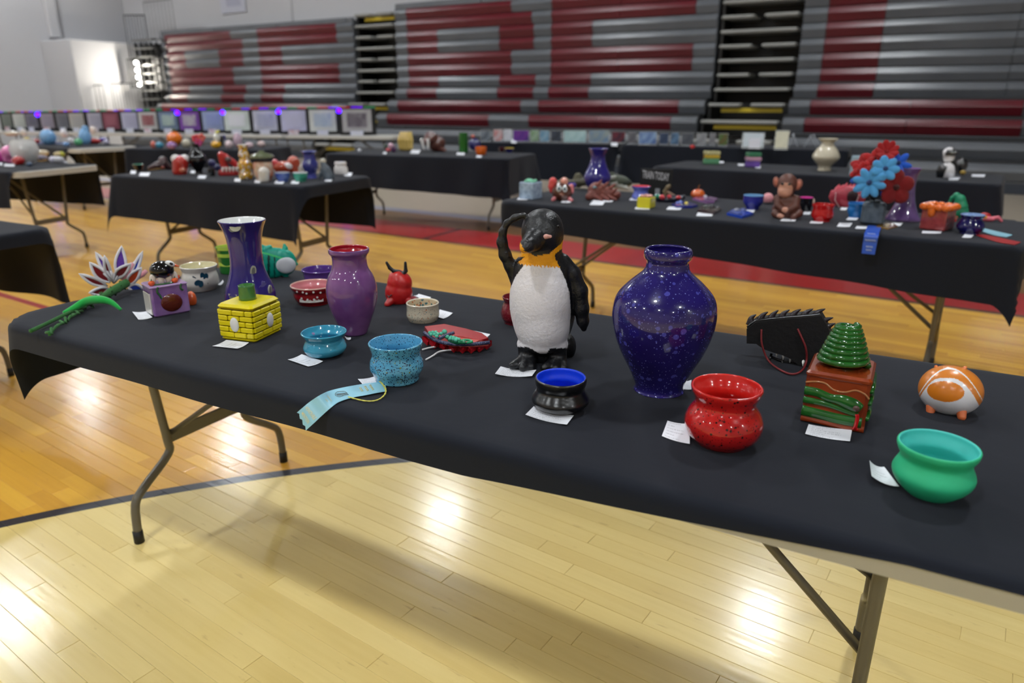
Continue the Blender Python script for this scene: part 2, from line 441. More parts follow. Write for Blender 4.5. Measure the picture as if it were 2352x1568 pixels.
# bumped out vestibule on the left wall
bump = struct(MB().box((-22.75, 13.95, 1.5), (1.5, 2.3, 3.0), bev=.03).build('trim_1', wallm, rz=A30))
struct(MB().box((-23.4, 13.2, 5.5), (.2, .3, 4.8), bev=.02).build('trim_2', wallm, rz=A30))
struct(MB().box((-16, 15.58, 5.6), (.06, .03, 4.4)).build('trim_3', wallm, rz=A30))
nt_ = thing('wall_notice', 'pale notice sheet on the white wall above the bleachers', 'notice', hall(-18.3, 15.57, 3.75), A30)
MB().box((0, 0, .35), (1.05, .02, .75), bev=.006).build('sheet', mat('pale notice', (190,192,204), rough=.6), nt_)
MB().box((.05, -.012, .3), (.6, .006, .3)).build('print', mat('grey print', (170,172,190), rough=.6), nt_)
# ------------------------------------------------------------------ folded bleachers
GREY = mat('grey bleacher plastic', (98,101,106), rough=.32, var=(90,93,98), vscale=1.5)
RED = mat('maroon bleacher plastic', (98,20,32), rough=.32, var=(90,18,28), vscale=1.5)
DGREY = mat('dark bleacher riser', (40,42,45), rough=.5)
BLK = mat('black steel', (18,18,18), rough=.5)
STEP = mat('pale aisle step', (150,150,146), rough=.5)
YEL = mat('yellow step nosing', (206,180,40), rough=.5)
ZB = [None, 3.10, 2.85, 2.60, 2.35, 2.10, 1.85, 1.60, 1.34, 1.07, .78, .46, .18]
NP = [None] + [14.4]*7 + [14.3, 13.98, 13.56, 13.14, 12.72]
reds = {'left': {}, 'middle': {}, 'right': {}}
for r in range(1, 11):
    R = reds['left'].setdefault(r, []); M_ = reds['middle'].setdefault(r, []); I = reds['right'].setdefault(r, [])
    sh = -.25 if r == 8 else 0
    if r in (1, 2): R.append((-20.0, -17.2 + (.45 if r == 2 else 0))); R.append((-16.15, -13.35)); M_ += [(-11.16, -8.35 + (.5 if r == 2 else 0)), (-7.38, -4.35)]
    if r in (3, 4): R += [(-20.0, -19.2), (-17.75, -16.8), (-16.15, -15.3)]; M_ += [(-11.16, -10.3), (-8.65, -7.8), (-7.38, -6.45)]
    if r in (5, 6): R += [(-20.0, -17.25), (-16.15, -13.35)]; M_ += [(-11.16, -8.35), (-7.38, -4.35)]
    if r in (7, 8): R += [(-20.0, -19.2), (-17.75, -16.8), (-16.15, -15.3)]; M_ += [(-11.16, -10.3), (-8.65, -7.75), (-7.38, -6.45)]
    if r in (9, 10): R += [(-20.0, -17.0), (-16.15, -13.3)]; M_ += [(-11.3 + .1, -7.88 if r == 9 else -8.43), (-7.45, -4.42)]
    if r <= 8: I.append((-2.02, -1.12))
    else: I.append((-2.06, 1.04))
def board_prof(n, z):                    # seat module seen from its end: undercut face with a rolled upper lip
    return [(n + .055, z), (n + .0, z + .132), (n + .004, z + .145), (n + .02, z + .178), (n + .05, z + .23), (n + .09, z + .238), (n + .24, z + .24), (n + .24, z)]
def add_board(parent, s0, s1, n, z, m, name='seat_board'):
    P = board_prof(n, z); mb = MB(); k = len(P); vs = [(s0, a, b) for a, b in P] + [(s1, a, b) for a, b in P]
    fs = [tuple(range(k)), tuple(reversed(range(k, 2*k)))] + [(i, k+i, k+(i+1)%k, (i+1)%k) for i in range(k)]
    mb.add(vs, fs, 0, False); return mb.build(name, m, parent)
def bleacher(key, s0, s1, label, zs=1):
    t = thing('bleacher', label, 'bleachers', (0,0,0), A30, 'folded bleacher sections along the wall'); t.scale.z = zs
    for r in range(1, 13):
        cuts = {s0, s1}
        for a, b in reds[key].get(r, []): cuts |= {a, b}
        cs = sorted(cuts); full = []
        for a, b in zip(cs, cs[1:]):
            isred = any(x <= a + .01 and b - .01 <= y for x, y in reds[key].get(r, [])); k = max(1, round((b - a)/1.9))
            for i in range(k): full.append((a + (b-a)*i/k, a + (b-a)*(i+1)/k, isred))
        for a, b, isred in full: add_board(t, a + .004, b - .004, NP[r], ZB[r], RED if isred else GREY)
        zt = ZB[r-1] if r > 1 else 3.45
        MB().box(((s0+s1)/2, NP[r] + .28, ZB[r] + .13), (s1 - s0, .3, .3)).build('riser', DGREY, t)
        if r > 8: MB().box(((s0+s1)/2, NP[r] + .09, ZB[r] - .02), (s1 - s0, .1, .02)).build('deck_nosing', GREY, t)
    for a in range(int((s1 - s0)/2.4) + 1):
        x0 = s0 + a*2.4; x1 = min(x0 + 2.4, s1)
        if x1 - x0 > .1: MB().box(((x0+x1)/2, 14.48, 3.375), (x1 - x0 - .008, .1, .13), bev=.02).build('top_panel', GREY, t)
    MB().box(((s0+s1)/2, 12.78, .075), (s1 - s0, .03, .15)).build('kickboard', mat('navy grey kickboard', (46,52,62), rough=.5), t)
    MB().box(((s0+s1)/2, 14.95, 1.7), (s1 - s0, .7, 3.3)).build('understructure', BLK, t)
    return t
bl = bleacher('left', -20.2, -12.8, 'left folded bleacher section with maroon R and E letters', .94)
bleacher('middle', -11.5, -3.92, 'middle folded bleacher section with maroon R and E letters between two aisles')
bleacher('right', -2.42, 6.5, 'right folded bleacher section with one narrow maroon upright over two maroon rows')
def aisle(s0, s1, label):
    t = thing('aisle_stair', label, 'stairs', (0,0,0), A30, 'bleacher aisle stairs'); c = (s0+s1)/2; w = s1 - s0
    for r in range(1, 13):
        n, z = NP[r], ZB[r]; sh = (n - 14.4)*.55
        back = .05 if r > 8 or (r == 1 and s0 < -10) else .6; td = .26 if r > 8 else .7
        if r % 2:
            for x0, x1 in ((s0 + .02, c - .09), (c + .09, s1 - .02)): MB().box(((x0+x1)/2, n - .01 + td/2, z + .155), (x1 - x0, td, .06), bev=.02).build('tread', STEP, t)
        else: MB().box((c, n - .01 + td/2, z + .155), (w - .04, td, .06), bev=.02).build('tread', STEP, t)
        MB().box((c + .08, n + .12 + back, z + .065), (w - .3, .03, .075)).build('nosing_strip', YEL, t)
        MB().box((c, n + .72, z + .03), (w, .05, .3)).build('riser', BLK, t)
        MB().box((s0 + .03, n + .4, z + .05), (.05, .6, .3)).build('stringer', BLK, t)
    return t
aisle(-12.75, -11.55, 'left bleacher aisle with yellow edged steps between the E and R letters')
aisle(-3.87, -2.47, 'right bleacher aisle with yellow edged steps left of the maroon upright')
# open steel end of the left bleachers
ef = thing('end_frame', 'dark open steel framework at the left end of the bleachers', 'frame', (0,0,0), A30)
MB().box((-20.75, 14.6, 1.5), (.95, .3, 2.8)).build('understructure', BLK, ef)
for s in (-21.3, -21.05, -20.8, -20.55, -20.3): MB().box((s, 14.35, 1.5), (.05, .06, 2.9)).build('post', BLK, ef)
for r in range(1, 13):
    MB().box((-20.78, 14.3, ZB[r]*.94 + .1), (1.0, .2, .04)).build('beam', mat('grey steel', (120,120,118), rough=.35, metal=.7), ef)
def railing(s0, s1, n, z0, z1, bars, label, sl=0, m=None):
    t = thing('guard_rail', label, 'railing', (0,0,0), A30, 'guard rails at the bleacher end'); m = m or mat('grey steel', (120,120,118))
    for z in (z0, z1): MB().tube([(s0, n, z), (s1, n + sl, z)], .018, 6).build('rail', m, t)
    for i in range(bars):
        f_ = i/(bars-1); x = s0 + (s1-s0)*f_; y = n + sl*f_
        MB().tube([(x, y, z0), (x, y, z1)], .012, 6).build('bar', m, t)
railing(-21.2, -19.9, 14.75, 3.05, 4.1, 9, 'tall grey barred guard rail standing up at the top left bleacher corner')
railing(-21.8, -21.25, 14.45, 2.5, 3.75, 8, 'dark dense guard rail left of the tall grey one', .3, BLK)
railing(-21.45, -20.9, 14.1, 1.7, 2.5, 9, 'dark guard rail halfway up the bleacher end', .1, BLK)
railing(-22.6, -21.6, 13.3, 1.05, 1.75, 6, 'low grey guard rail farthest left before the bright wall')
railing(-21.5, -20.3, 13.5, 1.05, 1.8, 12, 'low close barred guard rail beside the first R', .25)
# ------------------------------------------------------------------ high bay lamps of the hall
lampm = bpy.data.materials.new('glowing lamp lens'); lampm.use_nodes = True
e_ = lampm.node_tree.nodes.new('ShaderNodeEmission'); e_.inputs[0].default_value = (.93, .97, 1, 1); e_.inputs[1].default_value = LAMP
lampm.node_tree.links.new(e_.outputs[0], lampm.node_tree.nodes['Material Output'].inputs[0])
hm = mat('lamp housing', (150,150,150), rough=.4, metal=.6)
hs = MB().lathe([(.05,.35),(.1,.3),(.12,.12),(.3,.0),(.31,-.02),(.29,-.01),(.11,.11),(.09,.28),(.001,.3)], 20); ls = MB().lathe([(.001,.0),(.27,.0),(.27,.012),(.001,.012)], 20)
lamp0 = None
for row, (n, off) in enumerate(((10.9, -1.4), (4.5, .6), (-2, -1.4), (-8.5, .6))):
    for k in range(-4, 3):
        s = off + 6.6*k
        if s < S0 + .8 or s > (3 if n > 4 else S1 - .8): continue
        t = thing('ceiling_lamp', 'round high bay lamp hanging under the hall ceiling', 'lamp', hall(s, n, 7.2), 0, 'high bay lamps of the hall')
        if lamp0 is None: h_ = hs.build('housing', hm, t); l_ = ls.build('lens', lampm, t); p_ = MB().tube([(0,0,.33),(0,0,.7)], .02, 6).build('stem', hm, t); lamp0 = (h_.data, l_.data, p_.data)
        else:
            for nm, me in zip(('housing', 'lens', 'stem'), lamp0): link(nm, me, t)
t = thing('wall_lamp', 'column of four bright round globes at the left end of the bleachers', 'lamp', hall(-20.95, 14.05, 1.9), A30)
wl = bpy.data.materials.new('glowing globe'); wl.use_nodes = True; e2 = wl.node_tree.nodes.new('ShaderNodeEmission'); e2.inputs[0].default_value = (1, .94, .82, 1); e2.inputs[1].default_value = 90
wl.node_tree.links.new(e2.outputs[0], wl.node_tree.nodes['Material Output'].inputs[0])
for i in range(4): MB().ell((0, 0, .48 - .2*i), .045, 12).build('globe', wl, t)
MB().tube([(0, .06, -.25), (0, .06, .6)], .02, 6).build('stem', hm, t)
# ------------------------------------------------------------------ folding tables and their cloths
PLAS = mat('grey table plastic', (186,184,176), rough=.5, bump=.1, bscale=300)
LEGM = mat('grey brown leg paint', (104,100,90), rough=.35, metal=.3)
CAPM = mat('black rubber', (20,20,20), rough=.6)
CLOTH = mat('black cotton cloth', (19,23,33), rough=.85, spec=.2, sheen=.08, bump=.45, bscale=11)
CLOTHI = CLOTH
def rrect(L, W, r, k=5):
    out = []
    for cx, cy, a0 in ((L-r, W-r, 0), (r, W-r, 90), (r, r, 180), (L-r, r, 270)):
        for i in range(k + 1):
            a = math.radians(a0 + 90*i/k); out.append((cx + r*math.cos(a), cy + r*math.sin(a)))
    return out
def table(o, ang, L, W, label, ul=.25, ur=.25, cn=None, top=True):
    t = thing('folding_table', label, 'table', (o[0], o[1], 0), math.radians(ang)); cn = cn or W/2
    mb = MB().slab(rrect(L, W, .1), .695, .7395); mb.build('tabletop', PLAS, t)
    for x, sgn in ((ul, 1), (L - ur, -1)):
        for s in (-1, 1):
            P = spline([(x, cn + s*.19, .70), (x, cn + s*.165, .45), (x, cn + s*.15, .285), (x, cn + s*.155, .235), (x, cn + s*.25, .165), (x, cn + s*.285, .125), (x, cn + s*.294, .03)], 4)
            lg = MB().tube(P, .0127, 10).build('leg', LEGM, t)
            MB().tube([(x, cn + s*.294, .0), (x, cn + s*.294, .04)], .0145, 10).build('foot_cap', CAPM, lg)
        MB().box((x, cn, .29), (.008, .30, .042), bev=.003).build('crossbar', LEGM, t)
        hx = x + sgn*.52
        for s in (-1, 1): MB().tube([(x, cn + s*.13, .30), (x + sgn*.3, cn + s*.05, .52), (hx, cn + s*.02, .67)], .009, 6).build('brace', LEGM, t)
        MB().box((hx, cn, .68), (.09, .09, .036), bev=.008).build('hinge_plate', LEGM, t)
    return t
def cloth(o, ang, L, W, label, df, db, dl, dr, seed=0, wave=.012, step=.035, cat='tablecloth', flare=.12, RC=.06):
    # df, db: drop along the front and back edge, functions of the place along the table; dl, dr: at the ends
    cst = lambda x: x if callable(x) else (lambda t: x)
    df, db = cst(df), cst(db); rg = random.Random(seed); ph = [rg.uniform(0, 6.28) for _ in range(8)]; fr = [rg.uniform(2.5, 9) for _ in range(8)]
    g = .006; rad = .018
    na = max(8, int((L + dl + dr)/step)); nb = 8
    def side(F_): k = min(F_, .03); return [F_ - (F_ - k)*i/nf for i in range(nf)] + [k, k*.75, k*.5, k*.25]
    nf = 8
    As = [-q for q in side(dl)] + [L*i/na for i in range(na + 1)] + [L + q for q in reversed(side(dr))]
    def hang(e):                                 # overhang e -> (outward, down)
        q = rad*math.pi/2
        if e <= 0: return 0, 0
        if e < q: a = e/rad; return rad*math.sin(a), rad*(1 - math.cos(a))
        return rad, rad + (e - q)
    nt = max(6, int(W/step)); vs = []; rows = []
    for a in As:
        t = min(max(a/L, 0), 1); F_, B_ = df(t), db(t)
        bs = [-q for q in side(F_)] + [W*i/nt for i in range(nt + 1)] + [W + q for q in reversed(side(B_))]
        row = []
        for b in bs:
            qx, qy = abs(a - L/2) - L/2 + RC, abs(b - W/2) - W/2 + RC; sa = 1 if a > L/2 else -1; sb = 1 if b > W/2 else -1
            if qx > 0 and qy > 0: hh = math.hypot(qx, qy); ux, uy = qx/hh, qy/hh; e = hh - RC
            elif qx > qy: ux, uy = 1, 0; e = qx - RC
            else: ux, uy = 0, 1; e = qy - RC
            if e > 0:
                oa, dn = hang(e); ux *= sa; uy *= sb; ca, cb = a - ux*e, b - uy*e
                wv = sum(math.sin(fr[i]*(ca if abs(uy) > .7 else cb)*1.6 + ph[i]) for i in range(8))*wave*.35
                o_ = oa + g + dn*flare*.35 + wv*min(dn/.2, 1.4) + abs(ux*uy)*dn*.25
                o_ = max(o_, oa + .004)
                x, y, z = ca + ux*o_, cb + uy*o_, .745 - dn
            else: x, y, z = a, b, .745
            row.append(len(vs)); vs.append((x, y, z))
        rows.append(row)
    fs = []
    for r0, r1 in zip(rows, rows[1:]):
        for i in range(len(r0) - 1): fs.append((r0[i], r1[i], r1[i+1], r0[i+1]))
    mb = MB().add(vs, fs); ob = mb.build('tablecloth', CLOTH, loc=(o[0], o[1], 0), rz=math.radians(ang))
    return tag(ob, label, cat, 'black tablecloths')
c29 = math.degrees(math.atan2(-.483, .876)); oT1 = (-2.035*.876 + .905*.483, 2.035*.483 + .905*.876)
table((oT1[0] + .055*.876, oT1[1] - .055*.483), c29, 2.345, .765, 'grey plastic folding table in the foreground, its grey edge bare at the right', .084, .31, .478)
cloth((oT1[0] + .045*.876, oT1[1] - .045*.483), c29, 2.36, .765, 'black cloth on the foreground table, its corner hanging low at the left', lambda t: .07 if t < .6 else max(.07 - (t-.6)*.178, .022), .13, .21, .02, 3, .008, .022, RC=.1)
oT2 = (-.06, 4.08)
table(oT2, -34, 2.44, .77, 'folding table of the second row at the right, under the monkey and the bouquet')
cloth(oT2, -34, 2.44, .77, 'black cloth under the monkey and the bouquet, second row right', lambda t: .14 + .11*t, .15, .04, .16, 5, .014)
oT3 = (-3.06, 5.57)
table(oT3, -25, 1.83, .77, 'folding table left of the middle, second row, with its right legs showing')
cloth(oT3, -25, 1.83, .77, 'black cloth on the left middle table, short at its right end', lambda t: .31 + .07*t, .40, .30, .09, 8, .012)
oT4 = (-2.02, 8.0)
table(oT4, -21, 2.1, .85, 'folding table at the far middle, under the yellow basket and the walrus')
cloth(oT4, -21, 2.1, .85, 'black cloth on the far middle table, draped in deep folds at the right', lambda t: .33 + .07*t, .3, .2, .38, 11, .03)
oT5 = (1.232, 6.338)
table(oT5, -34.6, 2.5, .8, 'folding table of the third row at the right, under the cream vase')
cloth(oT5, -34.6, 2.5, .8, 'black cloth on the right third row table, its corner hanging at the far right', .42, .2, .2, .28, 13, .02)
pa, pb = at(1090, 325.5), at(1418, 331); a6 = math.degrees(math.atan2(pb.y - pa.y, pb.x - pa.x))
table(pa, a6, (pb-pa).length, .77, 'far folding table under the left run of clear picture frames')
cloth(pa, a6, (pb-pa).length, .77, 'black cloth on the far table under the purple picture', .5, .2, .1, .1, 17, .02)
qa, qb = at(1430, 332), at(1946, 345); b6 = math.degrees(math.atan2(qb.y - qa.y, qb.x - qa.x))
table(qa, b6, (qb-qa).length, .77, 'far folding table under the right run of picture frames')
cloth(qa, b6, (qb-qa).length, .77, 'black cloth on the far table under the cream picture frame', .5, .2, .2, .12, 19, .02)
def from_end(near, ang, L): a = math.radians(ang); return (near.x - L*math.cos(a), near.y - L*math.sin(a))
e7 = at(172, 342); o7 = from_end(e7, -36, 1.9)
table(o7, -36, 1.9, .77, 'far left folding table under the blue balloons, its right end bare')
cloth(o7, -36, 1.72, .77, 'black cloth on the far left table with the blue balls', .25, .45, .2, .0, 23, .015)
e8 = at(41, 395); o8 = from_end(e8, -20, 1.9)
table(o8, -20, 1.9, .78, 'left folding table with the pink octopus, its grey right end bare')
cloth(o8, -20, 1.84, .78, 'black cloth under the pink octopus, stopping short of the grey table end', .3, .38, .2, .0, 29, .012)
e9 = Vector((-2.42, 2.48, 0)); o9 = from_end(e9, -28, 1.83)
table(o9, -28, 1.83, .77, 'folding table cut off by the left edge of the picture', .25, .4)
cloth(o9, -28, 1.83, .77, 'black cloth on the table cut off by the left edge of the picture', .3, .37, .2, .07, 31, .014)
e10 = at(598, 344); o10 = from_end(e10, -9, 1.75)
table(o10, -9, 1.75, .77, 'folding table behind the left middle one, under the orange ball')
cloth(o10, -9, 1.75, .77, 'black cloth on the table with the orange ball', .4, .3, .2, .2, 37, .015)
r11 = at(905, 313.5); l11 = at(0, 302); a11 = math.degrees(math.atan2(r11.y - l11.y, r11.x - l11.x)); L11 = (r11 - l11).length/4
for i in range(-1, 4):
    p = l11 + (r11 - l11)*(i/4)
    table(p, a11, L11 - .03, .77, ('grey folding table carrying the black boards, outside the picture at the left', 'grey folding table under the leftmost black display boards', 'grey folding table under the black boards left of the bleachers', 'grey folding table under the purple framed picture on its black board', 'grey folding table under the rightmost black display board')[i+1])
# ------------------------------------------------------------------ printed cards and ribbons
def card_mat():
    m = bpy.data.materials.new('printed white card'); m.use_nodes = True; nt = m.node_tree; N = nt.nodes; L = nt.links; b = N['Principled BSDF']
    b.inputs['Roughness'].default_value = .6
    uv = N.new('ShaderNodeAttribute'); uv.attribute_name = 'cuv'; sp = N.new('ShaderNodeSeparateXYZ'); L.new(uv.outputs['Vector'], sp.inputs[0])
    def mth(op, a, c):
        n = N.new('ShaderNodeMath'); n.operation = op
        for i, x in enumerate((a, c)):
            if isinstance(x, (int, float)): n.inputs[i].default_value = x
            else: L.new(x, n.inputs[i])
        return n.outputs[0]
    row = mth('FRACT', mth('MULTIPLY', sp.outputs[1], 6), 0)
    ln = mth('MULTIPLY', mth('GREATER_THAN', row, .42), mth('LESS_THAN', row, .66))
    cm = N.new('ShaderNodeCombineXYZ'); L.new(mth('MULTIPLY', sp.outputs[0], 34), cm.inputs[0]); L.new(mth('FLOOR', mth('MULTIPLY', sp.outputs[1], 6), 0), cm.inputs[1])
    nz = N.new('ShaderNodeTexNoise'); nz.inputs['Scale'].default_value = 1; nz.inputs['Detail'].default_value = 2; L.new(cm.outputs[0], nz.inputs['Vector'])
    rowlen = N.new('ShaderNodeTexWhiteNoise'); rowlen.noise_dimensions = '1D'; L.new(mth('FLOOR', mth('MULTIPLY', sp.outputs[1], 6), 0), rowlen.inputs['W'])
    ink = mth('MULTIPLY', mth('MULTIPLY', ln, mth('GREATER_THAN', nz.outputs['Fac'], .5)), mth('MULTIPLY', mth('GREATER_THAN', sp.outputs[0], .1), mth('LESS_THAN', sp.outputs[0], mth('ADD', mth('MULTIPLY', rowlen.outputs[0], .5), .35))))
    x = N.new('ShaderNodeMix'); x.data_type = 'RGBA'; L.new(mth('MULTIPLY', ink, .6), x.inputs['Factor'])
    x.inputs[6].default_value = lin((236,238,244)) + (1,); x.inputs[7].default_value = lin((110,112,120)) + (1,)
    L.new(x.outputs[2], b.inputs['Base Color']); return m
CARD = card_mat()
def card(pts, label, lift=(0,0,0,0), bow=.002, group='white label cards on the tables', name='label_card', m=None, z=.7462, sub=6):
    P = [at(u, v, z + l) for (u, v), l in zip(pts, lift)]; c = sum(P, Vector())/4
    vs = []; uvs = []; fs = []; n = sub
    for k, dz in ((0, 0), (1, -.0004)):
        for j in range(n + 1):
            for i in range(n + 1):
                s, t = i/n, j/n; p = (P[0]*(1-s) + P[1]*s)*(1-t) + (P[3]*(1-s) + P[2]*s)*t
                vs.append(p - c + Vector((0,0,dz + bow*4*(s-.5)**2))); uvs.append((s, 1 - t, 0))
    K = (n+1)**2
    for j in range(n):
        for i in range(n):
            a = j*(n+1) + i; q = (a, a+1, a+n+2, a+n+1); fs += [tuple(reversed(q)), tuple(x + K for x in q)]
    ring = [i for i in range(n)] + [n + j*(n+1) for j in range(n)] + [K-1-i for i in range(n)] + [K-1-n - j*(n+1) for j in range(n)]
    for a, b in zip(ring, ring[1:] + ring[:1]): fs.append((a, b, b+K, a+K))
    o = MB().add(vs, fs, 0, False).build(name, m or CARD, loc=c)
    ca = o.data.attributes.new('cuv', 'FLOAT_VECTOR', 'POINT'); ca.data.foreach_set('vector', [x for q in uvs for x in q])
    return tag(o, label, 'card', group)
def text_mesh(txt, size, bold=False):
    cu = bpy.data.curves.new('lettering', 'FONT'); cu.body = txt; cu.size = size; cu.align_x = 'CENTER'; cu.align_y = 'CENTER'; cu.resolution_u = 2
    if bold: cu.offset = size*.008
    o = bpy.data.objects.new('lettering', cu); COL.objects.link(o)
    dg = bpy.context.evaluated_depsgraph_get(); me = bpy.data.meshes.new_from_object(o.evaluated_get(dg))
    vs = [tuple(v.co) for v in me.vertices]; fs = [tuple(p.vertices) for p in me.polygons]
    bpy.data.objects.remove(o); bpy.data.meshes.remove(me); return vs, fs
def pin(q, z):                                    # z: a height, or ('n', distance across the foreground table)
    if not isinstance(z, tuple): return at(*q, z)
    d = ray(*q); t = z[1]/(d.x*.483 + d.y*.876); return Vector((0,0,H)) + d*t
def ribbon(st, name, label, m, texts=(), tm=None, zig=0, group=None, extra=None):
    # st: stations ((u, v of one edge), (u, v of the other), z); texts: (string, along 0..1, size in widths)
    A = [pin(a, z) for a, b, z in st]; B = [pin(b, z) for a, b, z in st]; A = [Vector(p) for p in spline(A, 5)]; B = [Vector(p) for p in spline(B, 5)]
    c = sum(A + B, Vector())/(2*len(A)); n = len(A); t = thing(name, label, 'ribbon', c, 0, group)
    vs = []; fs = []; K = 6
    for i in range(n):
        for j in range(K + 1):
            p = A[i].lerp(B[i], j/K)
            if i == n - 1 and zig and j % 2: p = p + (p - A[i-1].lerp(B[i-1], j/K)).normalized()*-zig
            vs.append(p - c)
    for i in range(n - 1):
        for j in range(K):
            a = i*(K+1) + j; fs.append((a, a+1, a+K+2, a+K+1))
    o = len(vs); vs += [p + Vector((0,0,-.0006)) for p in vs]; fs += [tuple(x + o for x in reversed(q)) for q in fs]
    MB().add(vs, fs).build('band', m, t)
    ln = [0]
    for i in range(n - 1): ln.append(ln[-1] + ((A[i+1] + B[i+1])/2 - (A[i] + B[i])/2).length)
    wd_ = sum((a - b).length for a, b in zip(A, B))/n
    def on(x, y):                                   # x across from edge A (widths), y along (m)
        y = min(max(y, 0), ln[-1]*.999); i = max(k for k in range(n - 1) if ln[k] <= y); f_ = (y - ln[i])/(ln[i+1] - ln[i])
        a = A[i].lerp(A[i+1], f_); b = B[i].lerp(B[i+1], f_); nn = (b - a).cross(A[i+1] - A[i]).normalized()
        if nn.z < 0: nn = -nn
        return a.lerp(b, x) + nn*.0009 - c
    for s_, al, sz, sw in texts:
        tv, tf = text_mesh(s_, sz*wd_, True); xs = sw/(2*max(q[0] for q in tv))
        MB().add([on(.5 + x*xs, al*ln[-1] - y) for x, y, z in tv], tf, 0, False).build('lettering', tm, t)
    if extra: extra(t, on, ln[-1], wd_, c)
    return t
LB = mat('pale blue satin', (150,206,224), rough=.32, spec=.6)
GOLD = mat('gold foil', (236,226,176), rough=.35, metal=.15)
YC = mat('yellow cord', (206,200,90), rough=.7)
def rib_extra(t, on, L, w, c):
    pts = [on(.5 + .2*math.cos(a)*(1 + .15*math.sin(3*a)), L*.43 + w*.24*math.sin(a)) for a in [i*.4 for i in range(16)]]
    MB().tube(pts, .0006, 4, closed=True).build('palette_emblem', mat('silver print', (120,130,130), rough=.4, metal=.4), t)
    for k in range(3): MB().tube([on(.42 + .06*k, L*.47), on(.56 + .08*k, L*.37)], .0006, 4).build('brush_emblem', mat('silver print', (120,130,130)), t)
    for k, y in enumerate((.13, .18, .23)): 
        mb = MB()
        for i in range(7 - k): mb.tube([on(.22 + k*.05 + i*.08, L*(y-.008)), on(.24 + k*.05 + i*.08, L*(y+.012))], .0007, 4)
        o = mb.build('small_print', GOLD, t); o['kind'] = 'stuff'
    P = [at(872,876,.753), at(880,884,.757), at(886,895,.752), at(884,906,.748), at(873,916,.7475), at(858,921,.7475), at(838,921,.7475), at(815,916,.7475), at(800,912,.7475)]
    P = spline(P, 6)
    for ph in (0, math.pi): MB().tube([Vector(p) - c + Vector((math.cos(i*.9 + ph), math.sin(i*.9 + ph), .6))*.0009 for i, p in enumerate(P)], .0011, 5).build('cord_strand', YC, t)
ribbon([((884,876),(888,898),.7492), ((850,879),(864,902),.7488), ((829,882),(845,906),.7485), ((790,889),(808,913),.748), ((757,897),(778,923),.7475), ((735,907),(757,938),('n',.884)), ((712,922),(738,955),('n',.872)), ((696,935),(722,970),('n',.862)), ((682,947),(702,988),('n',.856))],
    'award_ribbon', 'pale blue honorable mention ribbon with yellow cord, hanging over the near table edge', LB,
    [('HONORABLE', .875, .2, .8), ('MENTION', .94, .2, .62), ('SPRING', .61, .17, .46), ('ART', .68, .15, .24)], GOLD, .004, None, rib_extra)
# ------------------------------------------------------------------ cards of the foreground table
card([(304,717),(337,716),(350,730),(318,735)], 'white label card at the left foot of the lavender box')
card([(488,796),(520,782),(572,788),(545,802)], 'white label card in front of the yellow brick box')
card([(661,827),(693,815),(742,831),(708,843)], 'white label card in front of the small plain blue pot')
card([(822,872),(864,865),(890,884),(842,894)], 'white label card partly under the pale blue ribbon', z=.7464)
card([(1150,845),(1232,853),(1222,867),(1137,862)], 'white label card at the feet of the big penguin', bow=.004)
card([(1226,936),(1318,957),(1302,978),(1207,955)], 'white label card in front of the black pot with blue inside', bow=.003)
card([(1533,968),(1584,975),(1584,1021),(1520,1003)], 'white label card left of the speckled red pot', lift=(.004,.004,0,0))
card([(1857,976),(1957,988),(1952,1015),(1849,998)], 'white label card in front of the terracotta snake box')
card([(1996,1062),(2030,1077),(2064,1122),(2001,1098)], 'curled white label card leaning on the turquoise pot', lift=(.012,.004,.0,.008), bow=.004)
card([(1566,876),(1588,874),(1588,896),(1556,891)], 'small bit of label card behind the big indigo vase', lift=(.003,.003,0,0))
card([(1052,767),(1070,757),(1126,769),(1108,781)], 'white label card behind the red fringed eye sculpture', lift=(.006,.012,.008,.004))
card([(1002,728),(1010,712),(1040,720),(1018,733)], 'white label card right of the cream speckled dish')
card([(950,680),(962,676),(990,684),(976,690)], 'white label card behind the red horned creature')
card([(792,774),(806,776),(806,780),(796,780)], 'sliver of label card at the foot of the tall purple vase')
card([(498,655),(512,644),(514,648),(506,656)], 'small label card right of the white pot with teal leaves', lift=(.004,.01,.008,.002))
card([(152,724),(176,704),(203,697),(186,714)], 'white card tucked under the bright green felt leaf', lift=(.0,.004,.008,.004))
# ------------------------------------------------------------------ pots and vases of the foreground table
pot('red_pot', 'glossy red pot with black speckles and flared rim', 'pot', 1657, [(887,81),(897,78),(912,70),(926,69),(946,82),(968,88),(990,81),(1006,66),(1013,58)],
    glaze('speckled red glaze', (196,30,28), specks=[((44,12,14), 170, .3, .35), ((60,14,12), 420, .4, .3)], var=(168,22,22), vscale=12), glaze('red glaze', (206,36,30)), .0045)
pot('turquoise_pot', 'matte turquoise green pot with flared rim at the right', 'pot', 2141, [(1018,86),(1028,84),(1046,75),(1058,77),(1082,86),(1104,76),(1122,58),(1130,48)],
    mat('matte green', (38,182,126), rough=.55, var=(46,196,140), vscale=10), mat('matte turquoise', (70,196,186), rough=.55), .004, ub=2134)
pot('black_pot', 'squat glossy black pot with bright blue inside', 'pot', 1287, [(868,60),(878,59),(890,55),(900,60),(914,67),(926,60),(933,47),(936,42)],
    mat('black lacquer', (12,12,13), rough=.28, coat=.6, coatr=.2, bump=.3, bscale=90), mat('bright blue', (14,62,214), rough=.4), .005)
